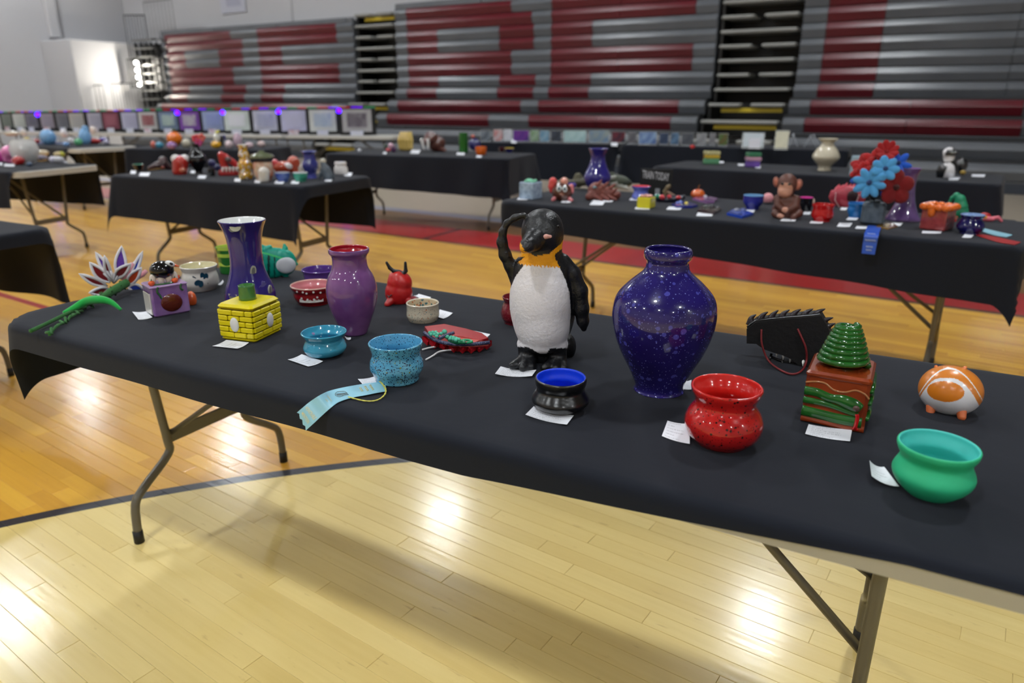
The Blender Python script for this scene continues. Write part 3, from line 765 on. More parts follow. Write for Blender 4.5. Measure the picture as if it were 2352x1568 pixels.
pot('speckled_blue_pot', 'pale blue pot with dark speckles behind the ribbon', 'pot', 913, [(786,62),(798,58),(812,55),(828,60),(842,61),(854,55),(862,51),(868,50),(871,47)],
    glaze('speckled sky glaze', (70,150,192), specks=[((24,40,70), 380, .5, .5), ((20,34,60), 220, .26, .4), ((130,140,70), 300, .4, .06)], var=(110,182,206), vscale=14), glaze('speckled sky glaze inside', (84,160,200), specks=[((24,40,70), 420, .4, .35)]), .004)
pot('blue_pot', 'small plain blue pot with wide flared rim', 'pot', 748, [(762,52),(770,47),(777,41),(785,45),(796,49),(806,44),(811,36),(813,33)],
    glaze('lake blue glaze', (46,140,172), var=(70,160,186), vscale=18), glaze('lake blue glaze inside', (58,148,178), specks=[((130,120,160), 90, .4, .1)]), .004)
pot('purple_vase', 'tall purple vase with red inside', 'vase', 806, [(571,46),(578,46),(585,41),(594,39),(614,41),(634,51),(658,57),(684,56),(712,49),(740,38),(764,28)],
    glaze('mottled purple glaze', (104,60,120), var=(134,88,142), vscale=14), glaze('crimson glaze', (166,24,40)), .004, ub=815)
pot('indigo_vase', 'large round indigo vase with fine white speckles', 'vase', 1522, [(573,53),(580,55),(590,54),(598,48),(606,48),(622,54),(648,83),(676,108),(704,117),(736,116),(772,107),(808,92),(844,72),(872,58),(886,54),(893,57)],
    glaze('speckled indigo glaze', (30,20,88), specks=[((70,70,160), 90, .42, .3), ((110,114,196), 300, .3, .22), ((150,154,220), 420, .22, .12)], var=(38,30,106), vscale=10), glaze('indigo glaze', (30,20,96)), .006, ub=1513, seg=64)
tall = pot('citrus_vase', 'tall indigo vase with white rim and painted citrus slices', 'vase', 566, [(505,53),(511,50),(526,44),(548,39),(580,36),(610,37),(634,43),(658,52),(682,56),(704,50),(714,44)],
    glaze('indigo vase glaze', (40,30,108), var=(54,42,124), vscale=12), glaze('white glaze', (232,234,232)), .004, ub=580)
SLM = glaze('pale citrus slip', (176,176,160)); SLM2 = glaze('grey citrus slip', (110,112,110))
def on_lathe(o, u, v, f_seg=40):                            # the point of a pot's outside that the photograph shows at (u, v)
    best = None; M_ = Matrix.Translation(o.location) @ Matrix.Rotation(o.rotation_euler[2], 4, 'Z')
    for p in o.data.vertices:
        w = M_ @ p.co; a, b, d = proj(w)
        q = (a-u)**2 + (b-v)**2 + (d*400)**2*.02
        if best is None or q < best[0]: best = (q, w, (Vector((w.x - o.location.x, w.y - o.location.y, 0))).normalized())
    return best[1], best[2]
def decal(o, u, v, shape, name, m, h=.0012):                 # a flat slip painted motif, wrapped on the pot
    w, n = on_lathe(o, u, v); s = mpp(w); R = Matrix.Rotation(-o.rotation_euler[2], 4, 'Z'); tx = Vector((-n.y, n.x, 0))
    if tx.dot(Vector((1,0,0))) < 0: tx = -tx
    ax = Vector((o.location.x, o.location.y, 0)); rad_ = (Vector((w.x, w.y, 0)) - ax).length
    def P(a, b, k): ang = a*s/rad_; d = n*math.cos(ang) + tx*math.sin(ang); return R @ (ax + d*(rad_ + k) + Vector((0,0,w.z - b*s)) - o.location)
    k = len(shape); vs = [P(a, b, h) for a, b in shape] + [P(a, b, -.002) for a, b in shape]
    fs = [tuple(range(k)), tuple(reversed(range(k, 2*k)))] + [(i, k+i, k+(i+1)%k, (i+1)%k) for i in range(k)]
    return MB().add(vs, fs, 0, False).build(name, m, o)
def oval(rx, ry, n=14, t=0): return [(rx*math.cos(a)*math.cos(t) - ry*math.sin(a)*math.sin(t), rx*math.cos(a)*math.sin(t) + ry*math.sin(a)*math.cos(t)) for a in [2*math.pi*i/n for i in range(n)]]
def half(r, n=9, t=0): return [(r*math.cos(a + t), r*.85*math.sin(a + t)) for a in [math.pi*i/(n-1) for i in range(n)]]
for u, v, sh in ((537,527,'h'), (583,623,'o'), (531,676,'h'), (628,667,'o')):
    decal(tall, u, v, half(13) if sh == 'h' else oval(7, 13, t=.2), 'citrus_slice', SLM); decal(tall, u, v + (3 if sh == 'h' else 0), half(9) if sh == 'h' else oval(4, 9, t=.2), 'citrus_flesh', SLM2, .0016)
for a in (-.5, .1, .7): decal(tall, 608, 652, oval(3, 11, t=a + .6), 'leaf_motif', glaze('lilac slip', (104,96,160)))
pot('green_striped_cup', 'lime cup with dark green bands behind the tall indigo vase', 'cup', 531, [(566,29),(572,28),(590,26),(610,25),(622,24),(625,23)],
    glaze('green band glaze', (40,110,44)), glaze('lime glaze', (168,196,70)), .003)
gc = bpy.data.objects['green_striped_cup']
for v in (574, 592, 610): decal(gc, 520, v, [(-22 + 44*i/12, -4) for i in range(13)] + [(22 - 44*i/12, 4) for i in range(13)], 'lime_band', glaze('lime glaze', (168,196,70)), .0008)
pot('purple_bowl', 'purple bowl half hidden behind the tall purple vase', 'bowl', 738, [(618,42),(624,39),(634,37),(644,36),(651,30),(653,28)], glaze('violet glaze', (92,56,140), var=(106,70,154)), glaze('violet glaze inside', (82,48,130)), .004)
pk = pot('polka_dot_bowl', 'dark red bowl with white dots and pink inside', 'bowl', 722, [(653,51),(660,49),(666,45),(676,45),(686,41),(691,37),(694,36)], glaze('dark red glaze', (140,22,28)), glaze('pink glaze', (206,130,136)), .004, rim=glaze('blush glaze', (222,178,164)))
WH = glaze('white slip', (226,220,216))
for u, v in ((679,675),(694,677),(705,683),(719,675),(690,688),(708,690),(724,690),(741,680),(733,684)): decal(pk, u, v, oval(2.4, 2.4, 8), 'white_dot', WH)
decal(pk, 712, 698, [(-28 + 56*i/16, -3 - 2.5*math.sin(i*1.2)) for i in range(17)] + [(28 - 56*i/16, 3) for i in range(17)], 'white_scallop', WH)
pot('cream_dish', 'small cream dish with coloured flecks', 'dish', 972, [(695,38),(701,37),(710,37),(722,38),(730,35),(734,33)], glaze('flecked cream glaze', (214,204,180), specks=[((60,56,50), 480, .4, .25), ((190,96,40), 260, .42, .16), ((70,130,140), 260, .42, .1)]),
    glaze('flecked cream inside', (206,190,160), specks=[((60,110,120), 150, .55, .4), ((190,96,40), 190, .5, .35)]), .004, rim=glaze('cream glaze', (226,216,192)))
pot('maroon_vase', 'small maroon vase half hidden behind the big penguin', 'vase', 1186, [(681,33),(688,30),(694,28),(704,33),(716,36),(728,34),(736,29),(740,28)], glaze('maroon glaze', (112,22,34), specks=[((150,60,70), 400, .4, .3)]), None, .003)
lp = pot('leaf_pot', 'white pot with painted teal leaves', 'pot', 463, [(609,41),(615,39),(622,37),(634,40),(648,40),(658,35),(663,32)], glaze('white pot glaze', (220,216,206), var=(206,202,196)), glaze('cream inside glaze', (220,212,170)), .004)
TLF = glaze('teal slip', (20,62,84))
for a, dx, dy, rx, ry in ((.35, 13, -7, 5.5, 9), (-.1, 2, -9, 5.5, 9), (.9, -10, 7, 6, 8), (.2, 3, 10, 5.5, 8)): decal(lp, 464 + dx, 644 + dy, oval(rx, ry, 12, a), 'painted_leaf', TLF)
decal(lp, 466, 644, [(-16,-8),(-15,-10),(16,9),(15,11)], 'painted_stem', TLF)
# ------------------------------------------------------------------ modelled pieces of the foreground table
BK = (20,21,24)
def peng_paint(V, C, f):
    U, W = topx(V, f); front = V[:, 1] < .02
    white = [(1206,606),(1184,634),(1168,672),(1166,705),(1173,735),(1184,765),(1187,796),(1213,797),(1226,804),(1240,812),(1256,812),(1263,800),(1304,799),(1308,760),(1311,715),(1308,672),(1299,642),(1284,611)]
    yel = [(1186,578),(1190,590),(1206,590),(1188,603),(1204,609),(1245,612),(1286,614),(1276,596),(1274,584),(1297,566),(1297,545),(1288,560),(1262,582),(1230,588),(1205,576),(1190,548),(1186,556)]
    nz = np.sin(V[:, 0]*900)*1.6 + np.sin(V[:, 0]*2100 + 1)*1.2
    a = inpoly(U, W, white) & front; C[a, :3] = lin((234,231,234))
    b = inpoly(U, W + nz*(W > 600), yel) & front; C[b, :3] = lin((236,160,12))
PG = mat('brushed penguin paint', (20,20,20), rough=.36, attr='Col', bump=.7, bscale=170)
figure('penguin_figure', 'big standing penguin sculpture with one flipper raised to its head', 'sculpture', 1242, 832, [
    ('e', 1242, 690, 70, 118, 60, 4, BK), ('e', 1246, 745, 62, 70, 56, 2, BK), ('e', 1243, 618, 62, 46, 46, 4, BK), ('e', 1246, 788, 58, 22, 46, 4, BK), ('e', 1264, 700, 58, 112, 52, 30, BK),
    ('t', [(1243,600,46,2), (1247,555,42,0)], BK), ('e', 1246, 534, 46, 50, 50, 0, BK), ('e', 1246, 515, 40, 32, 44, 4, BK),
    ('t', [(1240,541,27,-24), (1224,553,21,-52), (1211,564,15,-74), (1205,570,10,-84)], BK),
    ('t', [(1294,598,15,4), (1314,628,18,8), (1330,668,19,8), (1335,708,17,6), (1339,738,13,5), (1341,754,7,4)], BK),
    ('t', [(1182,640,12,8), (1172,610,13,8), (1160,585,13,6), (1153,556,11,4), (1155,532,8,2), (1165,512,6.5,0), (1182,500,6.5,-4), (1203,494,6,-8)], BK),
    ('t', [(1212,795,22,-6), (1212,826,21,-12)], BK), ('t', [(1280,797,22,-6), (1282,828,20,-10)], BK),
    ('t', [(1204,822,12,-20), (1184,836,9,-46), (1176,840,8,-54)], BK), ('t', [(1210,826,12,-22), (1203,842,9,-56), (1200,844,8,-62)], BK), ('t', [(1218,826,12,-20), (1220,842,9,-52)], BK),
    ('t', [(1274,826,12,-18), (1256,842,9,-44), (1250,845,8,-50)], BK), ('t', [(1282,828,12,-20), (1277,846,9,-52)], BK), ('t', [(1290,828,11,-18), (1295,845,9,-44)], BK),
    ('e', 1300, 796, 24, 34, 30, 62, BK), ('e', 1246, 818, 40, 30, 22, 14, BK)], PG, res=150, k=.9, paint=peng_paint,
    part='body', parts=[('beak_patch', [('t', [(1228,557,3.6,-51), (1234,550,4.2,-52), (1244,545,4.4,-52), (1254,543,4.4,-51), (1264,543,3.6,-49)], (214,158,146))], PAINT),
                        ('eye', [('e', 1281, 520, 4, 4, 4, -28, (8,8,9))], glaze('glossy black', (8,8,9))),
                        ('mouth_line', [('t', [(1203,575,1.0,-97), (1213,572,1.0,-88), (1228,563,1.0,-68)], (70,60,54))], PAINT)])
# red horned creature
figure('horned_creature', 'small red clay creature with two black horns', 'sculpture', 918, 694, [
    ('e', 916, 672, 31, 34, 28, 0, (196,24,26)), ('e', 918, 650, 28, 28, 25, 0, (200,28,28)), ('e', 915, 637, 22, 18, 20, 0, (204,40,34)),
    ('t', [(898,690,9,-18), (890,699,7,-26)], (190,24,26)), ('t', [(936,690,9,-16), (944,697,7,-22)], (176,20,26)), ('e', 950, 688, 10, 8, 10, 6, (150,20,40))], mat('satin painted clay', (128,128,128), rough=.35, attr='Col', coat=.4, coatr=.3), res=60, k=.2,
    parts=[('horn', [('t', [(915,624,5,-4), (904,622,4.5,-6), (895,615,4,-6), (888,603,3,-6)], (26,26,28))], None), ('horn', [('t', [(916,624,5,-4), (925,629,5,-8), (932,622,4.5,-8), (931,603,3,-8)], (26,26,28))], None),
           ('mouth_line', [('t', [(890,678,1.4,-20), (893,682,1.4,-24), (899,677,1.4,-26)], (60,10,14))], None)])
# teal fish
TE = (0,150,128)
def fish_paint(V, C, f):
    U, W = topx(V, f); a = (np.sin(U*.42) > .35) & (U < 632) & (W > 582 + (U - 600)*.12) & (W < 636); C[a, :3] = lin((0,54,50))
    b = (np.abs(W - (582 + (U-610)*.28)) < 2.2) & (U < 650); C[b, :3] = lin((60,190,110))
figure('fish_figure', 'teal clay fish with a white oval eye patch and dark stripes', 'sculpture', 640, 636, [
    ('e', 622, 604, 40, 36, 15, 0, TE), ('e', 652, 602, 28, 31, 15, -2, TE), ('t', [(588,570,9), (612,576,8), (640,584,8), (664,594,7), (681,606,4)], (0,164,140)),
    ('t', [(592,566,7), (604,567,5)], TE), ('t', [(612,572,8), (620,567,5)], TE), ('t', [(634,576,8), (642,573,4)], TE), ('t', [(652,588,8), (655,570,6), (653,562,3)], (0,160,132)),
    ('t', [(655,630,7), (662,640,4)], TE)], mat('satin teal clay', (128,128,128), rough=.4, attr='Col'), res=64, k=.15, paint=fish_paint,
    parts=[('eye_patch', [('e', 657, 609, 22, 19, 6, -14, (196,200,206))], None), ('wire_leg', [('t', [(630,634,2,0), (634,643,2,-14)], (20,20,20))], None), ('wire_leg', [('t', [(646,632,2,0), (651,644,2,-14)], (20,20,20))], None)])
# round pig
OR = (224,128,30)
def pig_paint(V, C, f):
    U, W = topx(V, f); fr = V[:, 1] < .03
    sp = (((U - 2172)/43)**2 + ((W - 899 - (U-2172)*.06)/24)**2 < 1) & fr
    top = (W < 868 + np.maximum(0, (U - 2185))**2*.0155 + np.maximum(0, 2160 - U)**2*.02) & (W > 0)
    rim = (np.abs(W - (846 + (U - 2180)**2*.0125)) < 2.0)
    C[:, :3] = lin((232,230,232)); C[top, :3] = lin((220,130,44)); C[rim & top, :3] = lin((236,232,230)); C[sp, :3] = lin(OR)
PIGM = mat('satin pig paint', (128,128,128), rough=.32, attr='Col', coat=.5, coatr=.2)
figure('pig_figure', 'round orange and white clay pig with four short legs', 'sculpture', 2180, 940, [('e', 2183, 896, 65, 57, 60, 0, (230,230,232))], PIGM, res=80, paint=pig_paint,
    parts=[('leg', [('t', [(2139,934,11,-30), (2137,946,9,-36)], (214,110,62))], PIGM), ('leg', [('t', [(2208,944,11,-36), (2209,957,9,-42)], (214,110,62))], PIGM),
           ('leg', [('t', [(2150,934,10,34), (2149,942,9,34)], (214,110,62))], PIGM), ('leg', [('t', [(2216,938,10,34), (2217,946,9,34)], (214,110,62))], PIGM),
           ('ear', [('t', [(2154,852,9,6), (2150,842,4,8)], (220,120,50))], PIGM), ('ear', [('t', [(2210,852,9,6), (2217,844,4,8)], (220,120,50))], PIGM), ('paper_tag', [('t', [(2245,914,4,-8), (2243,930,4,-10)], (232,232,236))], None)])
# ------------------------------------------------------------------ boxes
def boxframe(pl, pf, pr, top, z=TOP):                  # base corners: left, front, right; pixel of the top above the front corner
    A, Fp, Bp = at(*pl, z), at(*pf, z), at(*pr, z); f = Frame(Fp); h = f.loc(*top).z
    e = Fp - A; w = e.length; ex = e.normalized(); ey = Vector((-ex.y, ex.x, 0)); d = abs((Bp - Fp).dot(ey))
    c = (A + Fp)/2 + ey*d/2; return c, math.atan2(ex.y, ex.x), w, d, h       # local x along the front face to the right, y away
# yellow brick box
c, rz, w, d, h = boxframe((509,779), (587,788), (643,758), (581,704))
YB = glaze('lemon glaze', (226,208,18), rough=.4, coat=.5, coatr=.15)
t = thing('yellow_box', 'yellow clay box built of raised bricks, green stub on its lid', 'box', c, rz)
MB().box((0, 0, h*.5), (w*.94, d*.94, h*.94), bev=.004).build('core', mat('dark joint', (120,104,8), rough=.6), t)
MB().box((0, 0, h*.93), (w*1.03, d*1.03, h*.14), bev=.006).build('lid', YB, t)
MB().box((0, 0, h*.05), (w*1.0, d*1.0, h*.1), bev=.004).build('base', YB, t)
rows = 5; bh = h*.76/rows; rb = random.Random(3)
for r in range(rows):
    z0 = h*.1 + bh*(r + .5)
    for face in range(4):
        L_ = w if face % 2 == 0 else d; x = -L_/2; cuts = [0, .28, .62, 1] if (r + face) % 2 else [0, .42, .78, 1]
        for a, b in zip(cuts, cuts[1:]):
            mid = x + L_*(a + b)/2; ln = L_*(b - a) - .0016; off = .001*rb.random()
            p = [(mid, -d/2 - off, z0), (w/2 + off, mid, z0), (-mid, d/2 + off, z0), (-w/2 - off, -mid, z0)][face]
            MB().box(p, (ln, .006, bh - .0014), face*math.pi/2, .0018).build('brick', YB, t)
WM = mat('white clay', (226,226,222), rough=.5)
for fx, fy, rr in ((-.02*w, -d/2 - .004, 0), (w/2 + .004, .05*d, math.pi/2)): MB().ell((0,0,0), (w*.13, .004, h*.2), 14).build('white_plaque', WM, t, (fx, fy, h*.47), rr)
MB().lathe([(.0005,0),(.021,0),(.0195,.006),(.0185,.03),(.019,.034),(.016,.034),(.014,.02),(.0005,.02)], 18).build('stub', glaze('green glaze', (54,110,50), var=(72,120,60), vscale=40), t, (-.004, .004, h))
# terracotta snake box
c, rz, w, d, h = boxframe((1838,966), (1983,994), (2003,944), (1993,874))
TC = glaze('rust terracotta glaze', (150,62,24), var=(126,48,18), vscale=18, bump=.3, bscale=60); GS = glaze('bottle green glaze', (26,84,26), var=(34,100,34), vscale=30)
t = thing('snake_box', 'terracotta box with green snakes in relief and a coiled green lid', 'box', c, rz)
MB().box((0, 0, h/2), (w, d, h), bev=.006).build('body', TC, t)
MB().box((0, 0, h - .004), (w*1.02, d*1.04, .012), bev=.004).build('lid', TC, t)
P = []; turns = 8.2; zc = h + .003
for i in range(int(turns*22)):
    q = i/(turns*22); a = 2*math.pi*turns*q; r = w*.39*(1 - .62*q) ; P.append((r*math.cos(a)*1.0, r*.92*math.sin(a), zc + .0045 + .066*q + .004*math.sin(3.1*q)))
MB().tube(P, .0058, 8).build('coiled_snake', GS, t)
y = -d/2
def relief(name, pts, r, m, sy=.6, n=5, yo=0): 
    mb = MB().tube(spline([(a*w, 0, b*h) for a, b in pts], n), [x*1.0 for x in (r if isinstance(r, list) else [r]*((len(pts)-1)*n + 1))], 10)
    mb.v = [(a, y + b*sy - yo, z) for a, b, z in mb.v]; return mb.build(name, m, t)
SN = [(-.5,.62),(-.3,.62),(-.1,.56),(.1,.55),(.28,.5),(.4,.44)]; rr = [.0095]*26; 
relief('snake', SN, [.008 + .004*max(0, math.sin((i-12)/14*math.pi))*(i > 12) for i in range(26)], GS)
relief('snake_tail', [(-.5,.44),(-.2,.43),(0,.4),(.25,.34),(.38,.32)], [.0062 - .0025*i/20 for i in range(21)], GS)
relief('snake', [(-.5,.22),(-.2,.2),(.1,.18),(.45,.18)], .0098, GS)
relief('scale_edge', [(-.5,.78),(-.35,.82),(-.2,.82),(-.05,.72),(.12,.71),(.28,.78),(.42,.74),(.5,.66)], .0016, glaze('tan glaze', (176,116,70)))
relief('ground_edge', [(-.5,.07),(-.2,.07),(.1,.05),(.5,.06)], .006, TC)
relief('tongue', [(.36,.36),(.375,.28),(.37,.16),(.365,.1)], .0032, glaze('scarlet glaze', (190,20,22)), yo=.006)
relief('tongue_tip', [(.34,.05),(.365,.1),(.4,.045)], .0024, glaze('scarlet glaze', (190,20,22)), yo=.004)
MB().ell((.335*w, y - .0085, .475*h), (.0055,.003,.0055), 12).build('eye', glaze('mauve glaze', (90,66,60)), t)
for zz in (.25, .55, .78): MB().tube([(w/2 + .001, -d*.45, zz*h), (w/2 + .003, 0, zz*h - .004), (w/2 + .001, d*.45, zz*h)], .004, 8).build('side_snake', GS, t)
# lavender box with bird
c, rz, w, d, h = boxframe((349,732), (432,717), (440,702), (424,650)); d = max(d, .075)
c = c + Vector((0, .012, 0))
LV = glaze('lavender glaze', (128,88,156), var=(160,124,178), vscale=16); VN = glaze('vine glaze', (44,90,50)); PK = glaze('pumpkin glaze', (220,90,40))
t = thing('lavender_box', 'lavender box with pumpkins, vines and a black bird on its lid', 'box', c, rz)
MB().box((0, 0, h/2), (w, d, h), bev=.004).build('body', LV, t)
MB().box((0, 0, h - .001), (w*1.04, d*1.04, .007), bev=.003).build('lid', glaze('pale lavender glaze', (176,146,190)), t)
MB().box((-w/2 - .001, 0, h*.42), (.004, d*.7, h*.72), bev=.0015).build('white_panel', glaze('white pot glaze', (220,216,206)), t)
ov = MB().ell((.01*w, -d/2 - .0005, h*.42), (w*.3, .006, h*.3), 20, rot=.15).build('brown_oval', glaze('brown glaze', (96,34,20), bump=1, bscale=160), t)
for p in ((-w*.4, -d*.3), (w*.22, -d*.36), (w*.4, d*.1)): pm = MB().lathe([(.0005,-.006),(.006,-.006),(.0085,-.002),(.008,.003),(.003,.006),(.0005,.005)], 12, wob=.05).build('pumpkin', PK, t, (p[0], p[1], h + .009)); MB().cone((0,0,.005), (.001,0,.011), .0014, .001).build('stalk', VN, pm)
for P in ([(-.3,-.5,1),(-.34,-.52,.85),(-.28,-.52,.72),(-.25,-.52,.62)], [(.34,-.5,1),(.3,-.52,.86),(.36,-.52,.78)], [(-.4,-.3,1.04),(-.1,-.42,1.05),(.2,-.36,1.05)]):
    MB().tube(spline([(a*w, b*d, z*h) for a, b, z in P], 4), .0028, 6).build('vine', VN, t)
for i, x in enumerate((-.3,-.1,.1,.3)): MB().ell((x*w, -.05*d + (.1*d if i in (1,2) else 0)*-1, h + .013), (.0085,.008,.015), 14).build('white_tooth', glaze('ivory glaze', (222,210,196)), t)
MB().ell((0, .02*d, h + .034), (w*.33, d*.4, .024), 24).build('bird_head', glaze('glossy black', (8,8,9)), t)
MB().ell((w*.2, -d*.16, h + .05), (.013,.009,.008), 16, rot=.5).build('eye_patch', glaze('white glaze', (232,234,232)), t)
MB().ell((w*.21, -d*.24, h + .0505), (.006,.004,.004), 12, rot=.5).build('eye', glaze('glossy black', (8,8,9)), t)
MB().cone((w*.3, -d*.1, h + .045), (w*.44, -d*.2, h + .04), .005, .001).build('beak', PK, t)
f9 = Frame(at(436, 708)); figure('ladybird_figure', 'small orange and black ladybird lump beside the lavender box', 'sculpture', 446, 700, [('e', 440, 687, 11, 19, 12, 6, (214,90,30)), ('e', 437, 700, 9, 9, 9, 8, (24,22,22))], PAINTG, res=36)
# ------------------------------------------------------------------ pipe cleaner flower lying on the table
fl = Frame(at(262, 668)); t = thing('chenille_flower', 'pipe cleaner flower with red, purple, blue and orange petals and green stem', 'flower', fl.p, fl.rz)
def petal(tip, base, wpx, col, off=0, bend=0):
    a = fl.loc(*base, 0); b = fl.loc(*tip, off); ax = b - a; side = Vector((-ax.z, 0, ax.x)).normalized()*wpx*fl.m; n = 8
    ed = []
    for s_ in (1, -1):
        pts = [a + ax*(i/n) + side*s_*math.sin(math.pi*(i/n)**.85) + Vector((0, -bend*fl.m*math.sin(math.pi*i/n), 0)) + side*(.35*bend/10)*math.sin(math.pi*i/n) for i in range(n + 1)]; ed.append(pts)
    loop = ed[0] + ed[1][-2:0:-1]
    mb = MB(); vs = ed[0] + ed[1]; fs = [(i, i+1, n+1+i+1, n+1+i) for i in range(n)]
    vs2 = [v + Vector((0, .003, 0)) for v in vs]; mb.add(vs + vs2, fs + [tuple(2*n+2+x for x in reversed(q)) for q in fs])
    p = mb.build('petal', mat('chenille %d %d %d' % col, col, rough=.95, sheen=.15, bump=1, bscale=600), t)
    MB().tube(loop, 3.2*fl.m, 6, closed=True).build('petal_rim', mat('white chenille', (224,222,226), rough=.95, sheen=.4, bump=.8, bscale=600), p)
R_, P_, B_, O_ = (130,10,22), (96,54,160), (24,60,170), (214,74,16)
for tip, base, wpx, col, off, bend in (((183,629),(246,656),7,R_,-10,6), ((207,603),(252,648),10,R_,0,4), ((220,580),(258,640),7,P_,20,0), ((240,588),(254,640),5,R_,-14,5), ((279,566),(278,640),11,P_,14,4), ((300,606),(264,640),9,R_,-30,8),
        ((206,672),(248,662),8,R_,-22,6), ((327,578),(300,640),5,B_,20,0), ((318,596),(290,640),7,P_,26,0), ((324,615),(292,656),9,O_,-16,4), ((330,664),(296,660),9,B_,-10,4), ((322,676),(298,664),6,R_,-4,2)): petal(tip, base, wpx, col, off, bend)
for a, b in (((305,604),(280,650)), ((336,622),(316,640))):
    MB().tube([fl.loc(*a, 10), fl.loc((a[0]+b[0])/2, (a[1]+b[1])/2, 4), fl.loc(*b)], [5*fl.m, 6*fl.m, 3*fl.m], 8).build('pink_tuft', mat('pink chenille', (226,150,160), rough=.95, sheen=.5, bump=1, bscale=600), t)
for i in range(7): MB().tube([fl.loc(262,650,0), fl.loc(238 + i*8, 628 - 6*math.sin(i*1.1), -14)], 2*fl.m, 5).build('stamen', mat('white chenille', (224,222,226)), t)
GC = mat('dark green chenille', (38,102,36), rough=.95, bump=1, bscale=500, sheen=.1); GL = mat('bright green felt', (22,168,66), rough=.9, sheen=.3)
gl = lambda u, v, z: at(u, v, z) - fl.p
def onto(pts): R = Matrix.Rotation(-fl.rz, 4, 'Z'); return [R @ (at(u, v, z) - fl.p) for u, v, z in pts]
def coil(pts, r, pitch, tr):                                  # a chenille strand wound around a path
    P = [Vector(p) for p in spline(pts, 10)]; out = []; L_ = 0
    for i, p in enumerate(P):
        if i: L_ += (p - P[i-1]).length
        q = (P[min(i+1, len(P)-1)] - P[max(i-1, 0)]).normalized(); a = q.cross(Vector((0,0,1))).normalized(); b = a.cross(q)
        out.append(p + (a*math.cos(L_/pitch*6.283) + b*math.sin(L_/pitch*6.283))*r)
    return MB().tube(out, tr, 6)
st = onto([(290,650,.775), (262,666,.77), (232,684,.765), (200,700,.757), (150,722,.755), (105,744,.7535), (70,760,.753)])
MB().tube(spline(st, 6), [.0125]*7 + [.012 - .001*min(i, 7) for i in range(30)], 8).build('stem', GC, t)
coil(st[:4], .0125, .012, .003).build('stem_winding', GC, t)
coil(onto([(218,688,.757), (180,716,.754), (140,742,.753), (108,768,.752)]), .006, .022, .0035).build('braided_stem', GC, t)
lf = onto([(146,718,.757), (170,707,.762), (198,692,.775), (228,688,.782), (255,694,.775), (278,711,.757)])
MB().tube(spline(lf, 5), [.004 + .0075*math.sin(math.pi*min(1, i/24)) for i in range(26)], 8).build('leaf', GL, t)
# ------------------------------------------------------------------ red fringed eye sculpture
fe = Frame(at(1052, 797)); t = thing('eye_sculpture', 'flat clay eye with red fringe, navy rim and green beads', 'sculpture', fe.p, fe.rz)
RF = glaze('scarlet clay', (170,24,34), coat=.4); NV = mat('speckled navy clay', (40,44,80), rough=.5, specks=[((150,160,180), 700, .5, .4)])
def on_e(pts): R = Matrix.Rotation(-fe.rz, 4, 'Z'); return [R @ (at(u, v, z) - fe.p) for u, v, z in pts]
loc_ = on_e([(974,768,.7462), (985,786,.7462), (1012,800,.7462), (1050,807,.7462), (1090,806,.7462), (1124,796,.7462), (1108,784,.7462), (1070,773,.7462), (1020,762,.7462)])
mb = MB(); n = len(loc_); vs = [(p.x, p.y, p.z) for p in loc_] + [(p.x*.97, p.y*.97, .022) for p in loc_]; mb.add(vs, [tuple(range(n)), tuple(range(n, 2*n))] + [(i, (i+1)%n, n+(i+1)%n, n+i) for i in range(n)], 0, False); mb.build('base', RF, t)
up = on_e([(980,769,.768), (1010,768,.776), (1060,772,.779), (1102,780,.776), (1122,786,.768), (1085,789,.768), (1040,788,.768), (1006,780,.768)])
MB().add([tuple(p) for p in up] + [(p.x, p.y, p.z - .008) for p in up], [tuple(range(8)), tuple(reversed(range(8, 16)))] + [(i, (i+1)%8, 8+(i+1)%8, 8+i) for i in range(8)], 0, False).build('salmon_panel', mat('salmon clay', (206,92,84), rough=.5, bump=.5, bscale=200), t)
MB().tube(spline(on_e([(975,764,.774), (990,775,.774), (1012,785,.773), (1045,790,.772), (1085,790,.771), (1124,786,.77)]), 5), .0042, 8).build('navy_rim', NV, t)
MB().tube(spline(on_e([(1008,778,.778), (1022,771,.78), (1042,764,.782)]), 5), .004, 8).build('navy_rim', NV, t)
for u, v in ((982,790), (998,797), (1021,802), (1042,806), (1062,808), (1082,808), (1101,805), (1118,799)):
    a, b, c1, c2 = on_e([(u, v - 6, .758), (u, v + 4, .7475), (u - 12, v - 7, .752), (u + 12, v - 6, .752)])
    MB().add([tuple(a + Vector((0,0,.012))), tuple(c1), tuple(c2), tuple(b), tuple(b + Vector((0,0,.008))), tuple(c1 + Vector((0,0,.012))), tuple(c2 + Vector((0,0,.012)))], [(0,5,4,6), (5,1,3,4), (4,3,2,6), (0,6,2,1,5), (1,2,3)], 0, False).build('red_scale', RF, t)
GB = glaze('mint bead glaze', (92,190,160)); rb = random.Random(2)
for i, (u, v) in enumerate([(987,764), (994,763), (1001,763), (990,768), (998,768), (1006,767), (1013,766), (1003,772), (1021,762), (1028,773), (1036,774), (1042,775), (1034,778), (1041,779), (1048,777), (1047,781), (1054,779)]):
    p = on_e([(u, v, .784)])[0]; MB().ell(p, .0062 if (u, v) == (1021,762) else .0042, 10).build('bead', GB, t)
MB().tube(spline(on_e([(1024,774,.78), (1036,781,.779), (1052,785,.778), (1070,786,.778)]), 5), [.003]*4 + [.006]*8 + [.004]*4, 8).build('green_leaf', glaze('emerald clay', (14,110,70)), t)
MB().tube(spline(on_e([(1052,786,.779), (1064,781,.781), (1078,781,.781), (1084,785,.78), (1072,787,.78)]), 5), .0028, 7).build('green_curl', glaze('emerald light clay', (40,150,100)), t)
